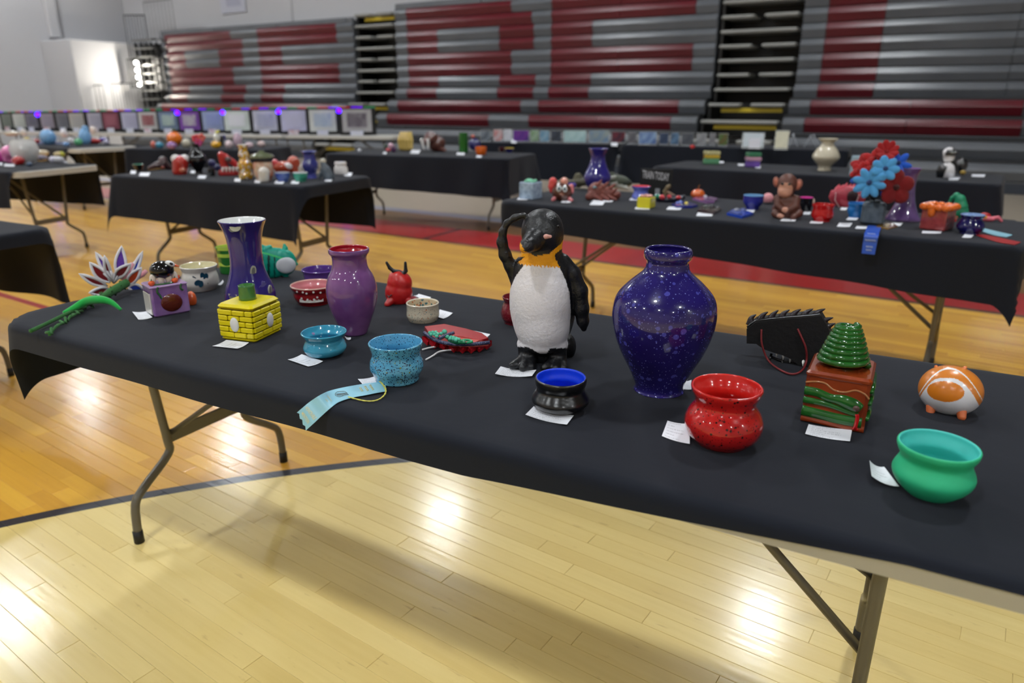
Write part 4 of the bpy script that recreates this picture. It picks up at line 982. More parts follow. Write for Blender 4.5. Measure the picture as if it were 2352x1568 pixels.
for P in ([(1052,804,.7478), (1030,804,.751), (1008,808,.751), (994,817,.7478), (978,826,.7475)], [(1000,796,.752), (984,799,.7485), (970,803,.7475)]):
    MB().tube(spline(on_e(P), 6), .002, 6).build('white_cord', mat('white cord', (222,220,220), rough=.8), t)
# ------------------------------------------------------------------ black spiked dragon mask seen from behind
fd = Frame(at(1812, 836)); t = thing('dragon_mask', 'black spiked dragon mask seen from behind, with a red cord', 'mask', fd.p, fd.rz)
DK = mat('matt black plaster', (11,11,12), rough=.6, bump=.5, bscale=90); DKS = mat('black maroon spikes', (30,16,20), rough=.35, bump=.4, bscale=120)
out = [(1716,752),(1736,737),(1790,730),(1850,725),(1886,722),(1898,742),(1908,762),(1916,778),(1905,800),(1886,826),(1868,846),(1852,842),(1834,834),(1816,820),(1798,812),(1778,806),(1760,800),(1746,792),(1738,786),(1716,785)]
P = [fd.loc(u, v, 8) for u, v in out]
mb = MB(); mb.prism([(p.x, p.z) for p in P], -.004, .045)
mb.sm = [False]*len(mb.f); o = mb.build('face_plate', DK, t)
MB().tube(spline([fd.loc(*q, 3) for q in ((1718,752),(1738,738),(1790,731),(1850,726),(1886,723))], 4), 4.5*fd.m, 8).build('brow_rim', mat('glossy black rim', (14,16,18), rough=.25), t)
for b, m_, tp in (((1724,744),(1726,730),(1737,722)), ((1745,738),(1752,724),(1764,716)), ((1770,735),(1776,722),(1788,712)), ((1795,733),(1800,720),(1814,711)), ((1820,730),(1826,718),(1840,710)), ((1846,728),(1852,717),(1868,709)), ((1872,726),(1880,716),(1896,709)),
              ((1886,742),(1898,734),(1914,729)), ((1892,757),(1905,748),(1919,742)), ((1898,772),(1912,764),(1927,762)), ((1902,786),(1916,780),(1926,779))):
    MB().tube(spline([fd.loc(*q, 20) for q in (b, m_, tp)], 4), [11*fd.m*(1 - .93*i/8) for i in range(9)], 8).build('spike', DKS, t)
rc = mat('dark red cord', (120,30,34), rough=.6)
MB().tube(spline([fd.low(u, v, -4 - o_) for u, v, o_ in ((1749,756,0), (1750,790,8), (1764,826,10), (1790,848,6), (1818,859,0), (1840,852,0), (1852,830,4), (1851,800,8), (1840,772,6), (1832,755,0))], 6), .0022, 6).build('cord', rc, t)
for u, v in ((1748,754), (1832,755), (1805,748)): MB().ell(fd.loc(u, v, 0), (.004,.003,.004), 10).build('rivet', mat('glossy black rim', (14,16,18)), t)
for u, v in ((1785,806), (1800,812), (1816,818), (1846,826)): MB().cone(fd.loc(u, v - 2, 2), fd.low(u - 2, v + 15, 2), 5.5*fd.m, .0006).build('tooth', mat('ivory tooth', (220,220,214), rough=.3), t)
wr = mat('black wire', (12,12,12), rough=.35)
for a, b in (((1772,812),(1765,834)), ((1798,818),(1795,850)), ((1846,838),(1853,852))): MB().tube([fd.loc(*a, 10), fd.loc(*b, 0)], .0028, 6).build('stand_leg', wr, t)
MB().tube(spline([fd.loc(u, v, 12) for u, v in ((1768,818), (1800,830), (1846,838), (1870,842))], 4), .003, 6).build('stand_bar', wr, t)
# ------------------------------------------------------------------ second row, right table
def boxthing(name, label, ul, uf, ur, vb, vt, m, cat='box', bev=.004, group=None):    # a square based box seen cornerwise
    f = Frame(at(uf, vb)); a, b = (uf - ul)*f.m, (ur - uf)*f.m; th = math.atan2(b, a); w = math.hypot(a, b); h = f.loc(uf, vt).z
    R = Matrix.Rotation(f.rz - th, 4, 'Z')
    c = f.p + R @ Vector((-w/2, w/2, 0)); t = thing(name, label, cat, c, f.rz - th, group)
    MB().box((0, 0, h/2), (w, w, h), bev=bev).build('body', m, t); return t, w, w, h
t, w, d, h = boxthing('marbled_box', 'pale blue marbled clay box with a mint green rim', 1191, 1223, 1246, 459, 420, glaze('pale blue marble glaze', (176,196,214), var=(138,158,182), vscale=40, bump=.6, bscale=60))
MB().tube([(w*.3*math.cos(a), d*.3*math.sin(a), h + .004 + .004*math.sin(3*a)) for a in [i*.42 for i in range(15)]], .009, 8, closed=True).build('rim', glaze('mint glaze', (120,196,160)), t)
BR = (84,44,32); PKC = (214,120,124)
figure('eyed_mug', 'brown clay mug with two big round eyes, pink ears and cups on its sides', 'sculpture', 1291, 460, [('e', 1291, 440, 24, 22, 20, 0, BR), ('t', [(1273,456,5,-10),(1270,459,4,-14)], PKC), ('t', [(1309,457,5,-10),(1313,460,4,-14)], PKC), ('e', 1290, 447, 6, 4, 5, -19, (136,84,66))], PAINTG, res=50,
    parts=[('rim_cup', [('t', [(1296,424,8,0), (1296,416,9,0)], (222,150,132))], PAINTG), ('ear', [('t', [(1268,438,6,2), (1267,428,8,2), (1270,416,9,2)], (214,70,70))], PAINTG), ('ear', [('t', [(1313,440,5,-4), (1312,428,6,-2)], PKC)], PAINTG),
           ('side_cup', [('t', [(1308,424,5,2), (1318,425,6,2)], (60,44,140))], PAINTG), ('eye', [('e', 1284, 433, 6, 8, 4, -17, (220,226,226))], PAINTG), ('eye', [('e', 1297, 434, 6, 8, 4, -17, (220,226,226))], PAINTG), ('pupil', [('e', 1284, 433, 2.5, 4, 2, -21, (20,70,90))], PAINTG), ('pupil', [('e', 1297, 434, 2.5, 4, 2, -21, (20,70,90))], PAINTG)])
pot('indigo_vase', 'slim indigo vase behind the brown dragon head, second row', 'vase', 1371, [(341,23),(346,21),(356,17),(368,17),(384,22),(402,30),(414,30),(426,24),(436,19),(439,20)], glaze('indigo glaze two', (44,38,116), var=(56,50,132)), None, .004)
DB = (112,56,46)
dp = [('e', 1372, 438, 22, 20, 18, 0, DB), ('e', 1392, 444, 22, 16, 16, 0, DB), ('t', [(1362,446,12,-8), (1352,452,8,-16)], DB), ('e', 1410, 448, 16, 12, 12, 4, DB)]
dp += [('t', [(1372 + i*5, 424 + (i%3)*7 + i*1.2, 4.5, -14 + i), (1382 + i*5.2, 414 + (i%3)*9 + i*1.4, 1.6, -10 + i)], (128,66,54)) for i in range(9)]
dp += [('t', [(1366 + i*8, 450 + (i%2)*4, 4, -18 + i), (1376 + i*8, 456 + (i%2)*3, 1.8, -22 + i)], (120,60,50)) for i in range(6)]
figure('dragon_sculpture', 'brown scaly dragon head with swept back spikes', 'sculpture', 1384, 458, dp, mat('brown clay', (128,128,128), rough=.5, attr='Col', bump=.4), res=64, parts=[('eye', [('e', 1366, 430, 5, 3, 3, -18, (96,130,140))], PAINTG)], k=.15)
figure('trout_figure', 'olive and white fish sculpture lying behind the slim indigo vase', 'sculpture', 1372, 434, [('e', 1410, 416, 36, 15, 12, 0, (70,76,60)), ('e', 1430, 420, 22, 10, 10, 0, (50,58,50)), ('e', 1350, 418, 44, 9, 9, 2, (88,84,66)), ('e', 1328, 414, 12, 18, 5, 2, (92,88,66)), ('e', 1297, 419, 15, 11, 4, 2, (120,112,90)),
    ('t', [(1418,426,6,-6), (1438,432,4,-8), (1449,439,2.5,-8)], (190,190,180)), ('t', [(1400,410,4,-10), (1412,406,3,-10)], (170,170,160)), ('t', [(1404,424,4,-11), (1416,420,2.5,-11)], (180,180,172)), ('e', 1405, 399, 7, 5, 4, 0, (64,70,54))], PAINT, res=60, k=.3)
pot('periwinkle_pot', 'periwinkle blue pot with coral red inside', 'pot', 1471, [(427.5,22),(431,20),(437,16),(443,17),(450,20),(455,18),(457,15)], glaze('periwinkle glaze', (84,96,190), var=(110,124,212)), glaze('coral glaze', (214,70,84)), .003)
t, w, d, h = boxthing('flower_box', 'small yellow box with a pink flower heap on its lid', 1462, 1493, 1505, 480, 455, glaze('lemon glaze two', (210,200,44), bump=.4, bscale=80))
for i in range(7): MB().ell((w*.32*math.cos(i*1.05)*(i > 0), d*.3*math.sin(i*1.05)*(i > 0), h + .006 + .004*(i == 0)), (.011,.010,.007), 10).build('flower_lump', glaze('blush pink glaze', (222,164,156)), t)
fs_ = Frame(at(1506, 447)); t = thing('sign_board', 'black standing sign with white lettering and a green disc behind', 'sign', fs_.p, fs_.rz)
p0, p1 = fs_.loc(1468, 447), fs_.loc(1546, 388)
MB().box(((p0.x+p1.x)/2, 0, p1.z/2), (p1.x - p0.x, .012, p1.z), bev=.002).build('panel', mat('black sign board', (10,11,12), rough=.6), t)
q = fs_.loc(1506, 404); tv, tf = text_mesh('TRAIN TODAY', .028, True); wtx = max(v[0] for v in tv)*2; tw = fs_.loc(1538,404).x - fs_.loc(1476,404).x; tr = math.radians(-6)
MB().add([(q.x + x*tw/wtx*math.cos(tr) - y*2.3*math.sin(tr)*-.2, -.0072, q.z + y*2.3 + x*tw/wtx*math.sin(tr)) for x, y, z in tv], tf, 0, False).build('lettering', mat('white lettering', (206,206,210), rough=.5), t)
g = fs_.loc(1529, 400); MB().lathe([(.0005,-.004),(.03,-.004),(.03,.004),(.0005,.004)], 24, M=Matrix.Translation((g.x, .012, g.z)) @ Matrix.Rotation(math.pi/2, 4, 'X')).build('green_disc', mat('green disc', (12,110,70), rough=.5), t)
tag(MB().box((0,0,.024), (.026,.003,.048)).build('upright_card', mat('grey card', (150,152,156), rough=.6), loc=at(1509, 452), rz=fs_.rz), 'grey card standing upright before the black sign', 'card', 'white label cards on the tables')
figure('twig_figure', 'bent tan twig figure right of the black sign', 'sculpture', 1535, 450, [('t', [(1528,449,4), (1526,440,4), (1534,430,5), (1537,427,4)], (120,104,76)), ('t', [(1528,438,4), (1538,444,3.5), (1548,449,3)], (140,110,90))], PAINT, res=36)
SP_ = (20,22,40)
figure('spotted_serpent', 'dark navy serpent with coral red spots and a green head', 'sculpture', 1540, 464, [('t', [(1512,456,7), (1528,459,8), (1546,457,9), (1562,456,8), (1570,452,5)], SP_), ('e', 1510, 451, 8, 6, 7, -2, (40,120,90)), ('e', 1521, 452, 6, 5, 4, -7, (226,70,80)), ('e', 1537, 451, 5, 4, 4, -8, (226,70,80)), ('e', 1558, 453, 5, 4, 4, -7, (216,60,64))], PAINTG, res=56, k=.1)
pm = pot('pumpkin', 'small orange clay pumpkin with a stalk', 'pumpkin', 1602, [(434,3),(435,8),(440,14),(447,16),(452,13),(455,8)], glaze('orange glaze', (206,92,26), bump=.2), None, .003, solid=True, wob=.03)
MB().tube([(0,0,.052), (.002,0,.066), (.006,0,.076)], [.005,.004,.003], 7).build('stalk', glaze('brown stalk', (110,70,30)), pm)
def relief_plate(name, label, pts, colr, lumps=(), thick=.012, cat='tile'):
    P = [at(*q) for q in pts]; c = sum(P, Vector())/len(P); f = Frame(c); t = thing(name, label, cat, c); n = len(P)
    MB().slab([((p-c).x, (p-c).y) for p in P], 0, thick).build('slab', glaze(name + ' glaze ' + str(colr), colr), t)
    for u, v, r, col in lumps: p = at(u, v) - c; MB().ell((p.x, p.y, thick), (r*f.m, r*f.m, r*f.m*.8), 12).build('lump', glaze('lump %d %d %d' % col, col), t)
    return t
relief_plate('blue_tile', 'dark blue wavy clay tile with a yellow bead and pale ridges', [(1542,473),(1560,467),(1582,468),(1602,475),(1590,478),(1570,478),(1552,477)][::-1], (36,44,128), [(1576,472,5,(210,190,60)), (1556,471,5,(110,120,190)), (1563,469,5,(120,130,200))])
relief_plate('purple_tile', 'mauve scalloped clay tile with a white bead', [(1590,459),(1604,463),(1622,467),(1640,466),(1649,460),(1632,456),(1606,455)], (146,104,156), [(1619,456,5,(214,212,220))])
relief_plate('brown_tile', 'dark brown clay slab with black ridges', [(1602,488),(1640,493),(1656,484),(1640,478),(1612,478)], (54,26,26), [(1620,482,7,(30,30,34)), (1634,481,8,(40,40,46)), (1646,482,6,(60,60,66))])
relief_plate('bright_blue_tile', 'bright blue clay slab with grey lumps in front of the blue cup', [(1669,494),(1704,502),(1730,494),(1700,484),(1682,486)], (28,70,180), [(1692,489,8,(120,124,140)), (1706,489,8,(90,100,150))])
pot('blue_cup', 'navy blue cup with pale blue inside left of the monkey', 'cup', 1728, [(448,23),(453,22.5),(463,22.5),(470,19),(475,15),(480,14)], glaze('navy cup glaze', (40,46,140)), glaze('pale blue glaze', (120,170,210)), .003, rim=glaze('pale blue glaze', (120,170,210)))
figure('pink_cap_figure', 'pink domed clay piece on a dark base behind the monkey', 'sculpture', 1766, 468, [('e', 1764, 455, 12, 12, 11, 0, (222,150,156)), ('e', 1767, 466, 13, 4, 12, 0, (26,20,24))], PAINT, res=36, k=.05)
MK, MF = (92,52,40), (196,142,120)
def monk(V, C, f):
    U, W = topx(V, f); a = (V[:, 1] < -.012) & ((((U-1804)/17)**2 + ((W-434)/15)**2) < 1); C[a, :3] = lin(MF)
    b = (V[:, 1] < 0) & ((((U-1802)/9)**2 + ((W-447)/6)**2) < 1); C[b, :3] = lin((206,150,130))
figure('monkey_figure', 'seated brown clay monkey with large pink ears', 'sculpture', 1806, 500, [('e', 1808, 424, 22, 25, 22, 0, MK), ('e', 1803, 440, 16, 13, 12, -12, MF), ('e', 1806, 480, 31, 24, 26, 4, MK), ('e', 1807, 462, 25, 20, 20, 4, MK),
    ('t', [(1787,456,10,-4), (1788,472,9,-14), (1800,482,7,-24)], MK), ('t', [(1828,458,10,-4), (1826,474,9,-14), (1808,483,7,-24)], MK), ('e', 1803, 482, 7, 6, 5, -28, MF),
    ('t', [(1782,490,10,-10), (1792,497,7,-26)], MK), ('t', [(1834,490,10,-10), (1822,498,7,-24)], MK), ('e', 1793, 496, 8, 5, 6, -30, MF)], PAINT, res=72, k=.25, paint=monk,
    parts=[('ear', [('e', 1783, 418, 7, 12, 4, 0, (150,92,76), -12)], PAINT), ('ear', [('e', 1833, 424, 9, 13, 4, 0, (150,92,76), 14)], PAINT), ('inner_ear', [('e', 1783, 418, 4, 8, 2, -4, (196,120,100), -12)], PAINT), ('inner_ear', [('e', 1833, 425, 5.5, 9, 2, -4, (196,120,100), 14)], PAINT),
           ('eye', [('e', 1797, 422, 3.4, 2.8, 2.6, -22, (30,30,24))], PAINTG), ('eye', [('e', 1813, 423, 3.4, 2.8, 2.6, -21, (30,30,24))], PAINTG)])
pot('black_cup', 'black cup with magenta rim behind the monkey', 'cup', 1849, [(453,15),(457,14.5),(470,14),(482,12),(485,11)], glaze('black cup glaze', (14,14,18)), glaze('magenta glaze', (220,60,160)), .003, rim=glaze('magenta glaze', (220,60,160)))
pot('red_cup', 'bright red cup right of the monkey', 'cup', 1887, [(469,25),(473,24),(480,22),(490,24),(498,23),(504,18),(507,18)], glaze('scarlet cup glaze', (186,18,20)), None, .003)
figure('small_bone_figure', 'tiny ivory knob behind the red cup', 'sculpture', 1866, 470, [('e', 1866, 464, 5, 6, 5, 0, (220,196,176)), ('e', 1868, 459, 3, 3, 3, 0, (226,204,186))], PAINT, res=24)
CR = (168,50,66)
mk = [('e', 1946, 453, 38, 25, 10, 2, CR), ('e', 1930, 452, 22, 20, 10, 0, CR)] + [('t', [(1922 + i*9, 434 - 3*math.sin(i*.6), 5, 4), (1928 + i*9, 424 - 4*math.sin(i*.6) + (i%2)*3, 1.5, 6)], (196,70,84)) for i in range(7)] + [('t', [(1912,440,4,0), (1908,452,4,0), (1914,464,4,0)], (190,64,80))]
figure('crimson_mask', 'crimson dragon mask with frilled crest behind the blue cup', 'mask', 1946, 476, mk, mat('crimson clay', (128,128,128), rough=.4, attr='Col', bump=.2), res=60, k=.15,
    parts=[('dark_panel', [('e', 1958, 452, 12, 15, 4, -7, (40,12,18))], None), ('cord', [('t', [(1920,442,1.2,-12), (1918,460,1.2,-14), (1928,476,1.2,-12)], (200,160,160))], None), ('cord', [('t', [(1974,446,1.2,-12), (1968,462,1.2,-14), (1958,478,1.2,-12)], (200,160,160))], None)])
pot('sky_blue_cup', 'sky blue cup half hidden behind the grey flower vase', 'cup', 1968, [(466,23),(470,22.5),(474,21),(482,22),(490,20),(495,18),(498,18)], glaze('sky blue cup glaze', (36,118,190)), None, .003)
fv = Frame(at(2002, 514)); mv = fv.m
GV = thing('grey_vase', 'square grey scored vase holding the chenille bouquet', 'vase', fv.p, fv.rz)
MB().box((0, 0, 24.5*mv), (50*mv, 46*mv, 49*mv), bev=6*mv).build('body', mat('scored grey clay', (62,74,84), rough=.55, bump=1.2, bscale=40, var=(84,96,106), vscale=30), GV)
MB().lathe([(.0005,44*mv),(9*mv,44*mv),(9*mv,54*mv),(11*mv,54*mv),(11.5*mv,49*mv),(0.0005,49*mv)], 20).build('neck', mat('scored grey clay', (62,74,84)), GV)
def chen(col): return mat('chenille %d %d %d' % col, col, rough=.95, sheen=.12, bump=1, bscale=400)
def bloom(label, u, v, off, r, n, col, face=(0,-1,.25), pw=.42, heart=(30,60,110), tilt=0, cup=.15):
    c = fv.loc(u, v, off); R = Matrix.Rotation(fv.rz, 4, 'Z'); wc = fv.p + R @ c; r *= mv
    t = thing('chenille_flower', label, 'flower', wc, fv.rz, 'chenille flowers of the bouquet')
    nrm = Vector(face).normalized(); a = nrm.cross(Vector((0,0,1))).normalized(); b = a.cross(nrm)
    for i in range(n):
        w = 6.283*i/n + tilt; d_ = a*math.cos(w) + b*math.sin(w); s_ = nrm.cross(d_)
        M_ = Matrix((( d_.x, s_.x, nrm.x, 0), (d_.y, s_.y, nrm.y, 0), (d_.z, s_.z, nrm.z, 0), (0,0,0,1)))
        e = MB(); e.ell((0,0,0), (r*.5, r*pw*.62, r*.16), 12); e.v = [tuple(M_ @ Vector((x + r*.5, y, z + cup*r*((x + r*.5)/r)**2))) for x, y, z in e.v]; e.build('petal', chen(col), t)
    MB().ell(tuple(nrm*r*.12), r*.17, 10).build('heart', chen(heart), t)
    stem = fv.loc(2002, 462, 0) - c; MB().tube(spline([tuple(Vector((0,0,0))), tuple(stem*.5 + Vector((0,.01,0))), tuple(stem)], 4), .0035, 6).build('stem', chen((24,40,46)), t)
LBc, DBc, RDc = (74,150,206), (22,84,196), (150,12,18)
bloom('pale blue chenille flower at the front of the bouquet', 1997, 420, -34, 36, 8, LBc, (-.1,-1,.2), tilt=.2)
bloom('second pale blue chenille flower, higher in the middle of the bouquet', 2033, 388, -26, 30, 7, LBc, (.2,-1,.4), tilt=.5, pw=.55)
bloom('deep blue chenille flower at the right of the bouquet', 2062, 375, -4, 30, 6, DBc, (.4,-1,.5), tilt=.3)
bloom('deep blue chenille flower low behind the front pale one', 1982, 412, 4, 30, 6, DBc, (-.6,-.8,.2), tilt=.8)
bloom('deep blue chenille flower under the red one at the right', 2040, 425, 0, 28, 6, DBc, (.3,-.9,.1))
bloom('red chenille flower at the upper left of the bouquet', 1982, 378, -6, 28, 5, RDc, (-.4,-.8,.6), heart=(120,20,16), pw=.6)
bloom('red chenille flower leaning off the left side of the bouquet', 1973, 392, -14, 22, 5, (170,22,24), (-.6,-.8,.3), heart=(120,20,16), tilt=.6, pw=.6)
bloom('red chenille flower between the blue ones near the top', 2008, 366, -2, 26, 5, (166,20,22), (0,-.8,.7), heart=(120,20,16), tilt=.4, pw=.6)
bloom('round red chenille flower topping the bouquet', 2036, 350, 0, 25, 9, RDc, (.1,-.9,.6), heart=(140,10,16), pw=.6, cup=.5)
bloom('large dark red chenille flower at the lower right of the bouquet', 2056, 430, -20, 40, 5, (120,8,14), (.4,-.9,.1), heart=(60,8,10), tilt=.3, pw=.75)
pot('flared_vase', 'tall translucent purple vase with wide flared foot', 'vase', 2086, [(386,22),(391,20),(400,17),(420,15),(445,17),(468,22),(490,31),(500,37),(504,38)], glaze('purple glassy glaze', (92,66,116), var=(110,84,134), vscale=20), glaze('violet rim glaze', (110,70,140)), .004, ub=2073)
t, w, d, h = boxthing('coral_box', 'coral red carved box with a lumpy orange rim', 2116, 2168, 2186, 532, 482, glaze('coral red glaze', (160,66,66), bump=1, bscale=50, var=(140,54,56), vscale=40))
OG = glaze('tangerine glaze', (220,104,18))
for i in range(14):
    a = 6.283*i/14; MB().ell((w*.5*max(-1, min(1, 1.35*math.cos(a))), d*.5*max(-1, min(1, 1.35*math.sin(a))), h + .006), (.021,.02,.015), 10).build('rim_lump', OG, t)
MB().ell((-.01, -d*.55, h - .01), (.016,.012,.026), 12).build('drip', OG, t)
figure('gourd_figure', 'jade green clay gourd with a bent tip', 'sculpture', 2202, 498, [('e', 2203, 486, 19, 17, 16, 0, (24,130,92)), ('t', [(2206,474,15,0), (2205,458,11,0), (2197,449,7,0), (2187,454,4,0), (2181,464,3,0)], (26,136,96))], mat('jade satin clay', (128,128,128), rough=.4, attr='Col'), res=50, k=.3)
fz = pot('faceted_pot', 'dark indigo faceted pot with a pale blue scalloped rim', 'pot', 2226, [(492,25),(497,23),(501,20),(508,24),(518,28),(526,26),(533,20),(536,20)], glaze('midnight glaze', (22,20,84)), glaze('ice blue glaze', (130,160,206)), .004, rim=glaze('ice blue glaze', (130,160,206)), seg=18, wob=.02)
figure('plush_figure', 'small pink and red soft figure with a curling arm', 'toy', 2272, 508, [('e', 2262, 496, 12, 8, 8, 2, (176,24,30)), ('e', 2268, 503, 14, 6, 8, -4, (214,100,116)), ('t', [(2278,502,5), (2292,500,4.5), (2300,507,3)], (222,110,124)), ('e', 2264, 500, 3, 5, 3, -9, (214,150,50))], PAINT, res=50)
relief_plate('red_tile', 'flat red and white clay piece beside the coral box', [(2182,508),(2196,509),(2200,502),(2186,500)], (190,60,56))
relief_plate('gold_medal', 'folded gold brown cloth badge in front of the grey vase', [(2012,522),(2040,527),(2062,521),(2050,514),(2024,513)], (150,112,40), [(2038,519,5,(200,190,170))], .004, 'badge')
WT = mat('white print', (200,214,236), rough=.5)
def t2pin(q, z): return at(*q, z)
T2a = math.radians(-34); T2n = Vector((-math.sin(T2a), math.cos(T2a), 0)); T2c = Vector((-.06, 4.08, 0)).dot(T2n)
def on2(u, v, out): d_ = ray(u, v); return Vector((0,0,H)) + d_*((T2c - out)/d_.dot(T2n))
def strip(name, label, A, B, m, prints=(), group='award ribbons'):
    A = [Vector(p) for p in spline(A, 4)]; B = [Vector(p) for p in spline(B, 4)]; c = sum(A + B, Vector())/(2*len(A)); t = thing(name, label, 'ribbon', c, 0, group); n = len(A)
    vs = []; 
    for k in (0, .0012):
        for a, b in zip(A, B): vs += [a - c - Vector((0,0,k)), b - c - Vector((0,0,k))]
    fs = [(2*i, 2*i+1, 2*i+3, 2*i+2) for i in range(n-1)] + [tuple(2*n + x for x in (2*i, 2*i+2, 2*i+3, 2*i+1)) for i in range(n-1)]
    MB().add(vs, fs).build('band', m, t)
    for al, ws in prints:
        i = min(int(al*(n-1)), n-2); f_ = al*(n-1) - i; a = A[i].lerp(A[i+1], f_); b = B[i].lerp(B[i+1], f_); dn = (A[i+1]-A[i]).normalized(); nn = (b-a).cross(dn).normalized(); nn = nn if nn.y < 0 or nn.z > .7 else -nn
        mb = MB(); x = .5 - ws/2
        while x < .5 + ws/2 - .02: mb.tube([a.lerp(b, x) - c + nn*.002 - dn*.003, a.lerp(b, x + .05) - c + nn*.002 + dn*.004], .0011, 4); x += .085
        o = mb.build('small_print', WT, t); o['kind'] = 'stuff'
    return t
strip('award_ribbon', 'royal blue award ribbon hanging over the front of the second row table', [at(1994,517,.748), at(1991,522,.748), on2(1986,536,.062), on2(1982,558,.07), on2(1979,581,.072)], [at(2024,519,.748), at(2023,525,.748), on2(2018,539,.062), on2(2014,560,.07), on2(2009,584,.072)],
    mat('royal blue satin', (40,84,190), rough=.35), [(.36,.5), (.43,.62), (.5,.6), (.66,.72), (.82,.45), (.89,.4)])
strip('award_ribbon', 'pale blue award ribbon lying flat right of the faceted pot', [at(2253,522,.7475), at(2290,531,.7475), at(2326,539,.7475)], [at(2250,529,.7475), at(2284,540,.7475), at(2312,544,.7475)], LB)
strip('award_ribbon', 'red award ribbon lying flat at the right end of the second row table', [at(2244,535,.7475), at(2300,546,.7475), at(2346,556,.7475)], [at(2242,540,.7475), at(2290,555,.7475), at(2330,562,.7475)], mat('red satin', (166,30,36), rough=.35))
def fcard(u, v, w, h, label, sk=0): card([(u - w/2 + sk, v - h/2), (u + w/2 + sk, v - h/2 + .5), (u + w/2 - sk, v + h/2 + .5), (u - w/2 - sk, v + h/2)], label, bow=.001, z=.7463, sub=3)
for a in ((1201,456,24,5,'white label card under the pale marbled box',2), (1301,462,22,6,'white label card in front of the eyed brown mug',2), (1374,464,30,13,'large white label card in front of the brown dragon head',5), (1398,461,20,5,'grey label card right of the brown dragon head',2), (1458,457,22,5,'label card left of the periwinkle pot',2),
          (1476,478,34,5,'label card under the small yellow flower box',1), (1549,478,32,7,'label card in front of the dark blue wavy tile',3), (1619,492,36,8,'label card in front of the dark brown slab',2), (1718,484,30,6,'label card in front of the navy cup',2), (1812,504,34,7,'label card at the feet of the clay monkey',3),
          (1854,489,16,6,'small label card beside the black magenta cup',2), (1876,510,30,5,'label card under the bright red cup',2), (1938,479,14,6,'small label card under the crimson mask',2), (1958,502,24,6,'label card under the sky blue cup',3), (1940,516,30,9,'large label card left of the grey flower vase',3), (1980,522,28,6,'label card at the foot of the grey flower vase',2),
          (2058,515,26,7,'label card under the tall flared purple vase',3), (2140,533,44,5,'label card in front of the coral red box',1), (2224,541,22,9,'label card under the faceted indigo pot',4)): fcard(*a)
# ------------------------------------------------------------------ right third row table
def stack(u, vs, ws, cols, label, base):
    f = Frame(at(u, base)); t = thing('stacked_dishes', label, 'dishes', f.p, f.rz, 'stacks of clay dishes')
    for k, (v0, v1) in enumerate(zip(vs, vs[1:])):
        z0, z1 = max(0, f.loc(u, v0).z), f.loc(u, v1).z; r = ws[k]*f.m
        MB().box((0, 0, (z0+z1)/2), (2*r, 2*r, (z1 - z0)*.94), rz=.2*k, bev=.006).build('dish', glaze('dish %d %d %d' % cols[k], cols[k]), t)
stack(1633, (376,363,355,346), (18,16,15), ((96,150,110), (206,170,60), (196,190,140)), 'small stack of green, yellow and cream clay boxes', 376)
stack(1728, (384,369,360,349), (16,16,14), ((110,80,160), (196,150,170), (50,120,90)), 'small stack of purple, pink and green clay boxes', 383)
pot('cream_vase', 'shiny cream vase with narrow neck and foot', 'vase', 1893, [(318,22),(321,20),(326,14),(332,14),(342,22),(354,28),(362,29),(371,23),(380,15),(386,13),(391,15)], glaze('cream vase glaze', (206,198,176), var=(196,186,162)), None, .003)
fb = Frame(at(1962, 404)); tag(MB().box((0,0,.075), (.07,.05,.15), bev=.006).build('pale_box', glaze('pale aqua glaze', (150,176,192)), loc=fb.p, rz=fb.rz), 'tall pale aqua box half hidden behind the bouquet', 'box')
def pg2(V, C, f):
    U, W = topx(V, f); fr = V[:, 1] < .02
    C[inpoly(U, W, [(2168,376),(2182,372),(2192,380),(2194,395),(2190,410),(2166,410),(2170,398),(2176,384)]) & fr, :3] = lin((214,212,214))
    C[inpoly(U, W, [(2166,346),(2176,338),(2188,338),(2190,343),(2176,344),(2170,352),(2171,358),(2196,358),(2192,366),(2184,370),(2170,372),(2165,366)]) & fr, :3] = lin((214,212,214))
figure('banded_penguin_figure', 'black and white clay penguin with banded face on the third row table', 'sculpture', 2177, 408, [('e', 2177, 390, 20, 22, 17, 0, BK), ('e', 2172, 398, 18, 14, 16, 2, BK), ('e', 2180, 352, 14, 14, 13, 0, BK), ('t', [(2179,374,12,0), (2180,360,11,0)], BK), ('t', [(2190,352,6,-6), (2199,350,2.5,-8)], BK), ('t', [(2163,378,5,-4), (2156,392,5,-4), (2154,404,3,-2)], BK)], PAINTG, res=56, k=.4, paint=pg2)
figure('dark_bird_figure', 'black clay bird with a yellow foot right of the banded penguin', 'sculpture', 2209, 402, [('e', 2208, 381, 13, 18, 12, 2, (18,18,22)), ('e', 2212, 396, 6, 5, 5, -6, (170,140,60))], PAINTG, res=36)
fcard(1655, 372, 14, 4, 'label card right of the green and yellow stack'); fcard(1702, 378, 14, 4, 'label card left of the purple stack'); fcard(1741, 383, 12, 6, 'label card right of the purple stack'); fcard(2192, 410, 22, 6, 'label card at the foot of the banded penguin', 3); fcard(2247, 403, 30, 5, 'label card near the right end of the third row table', 1)
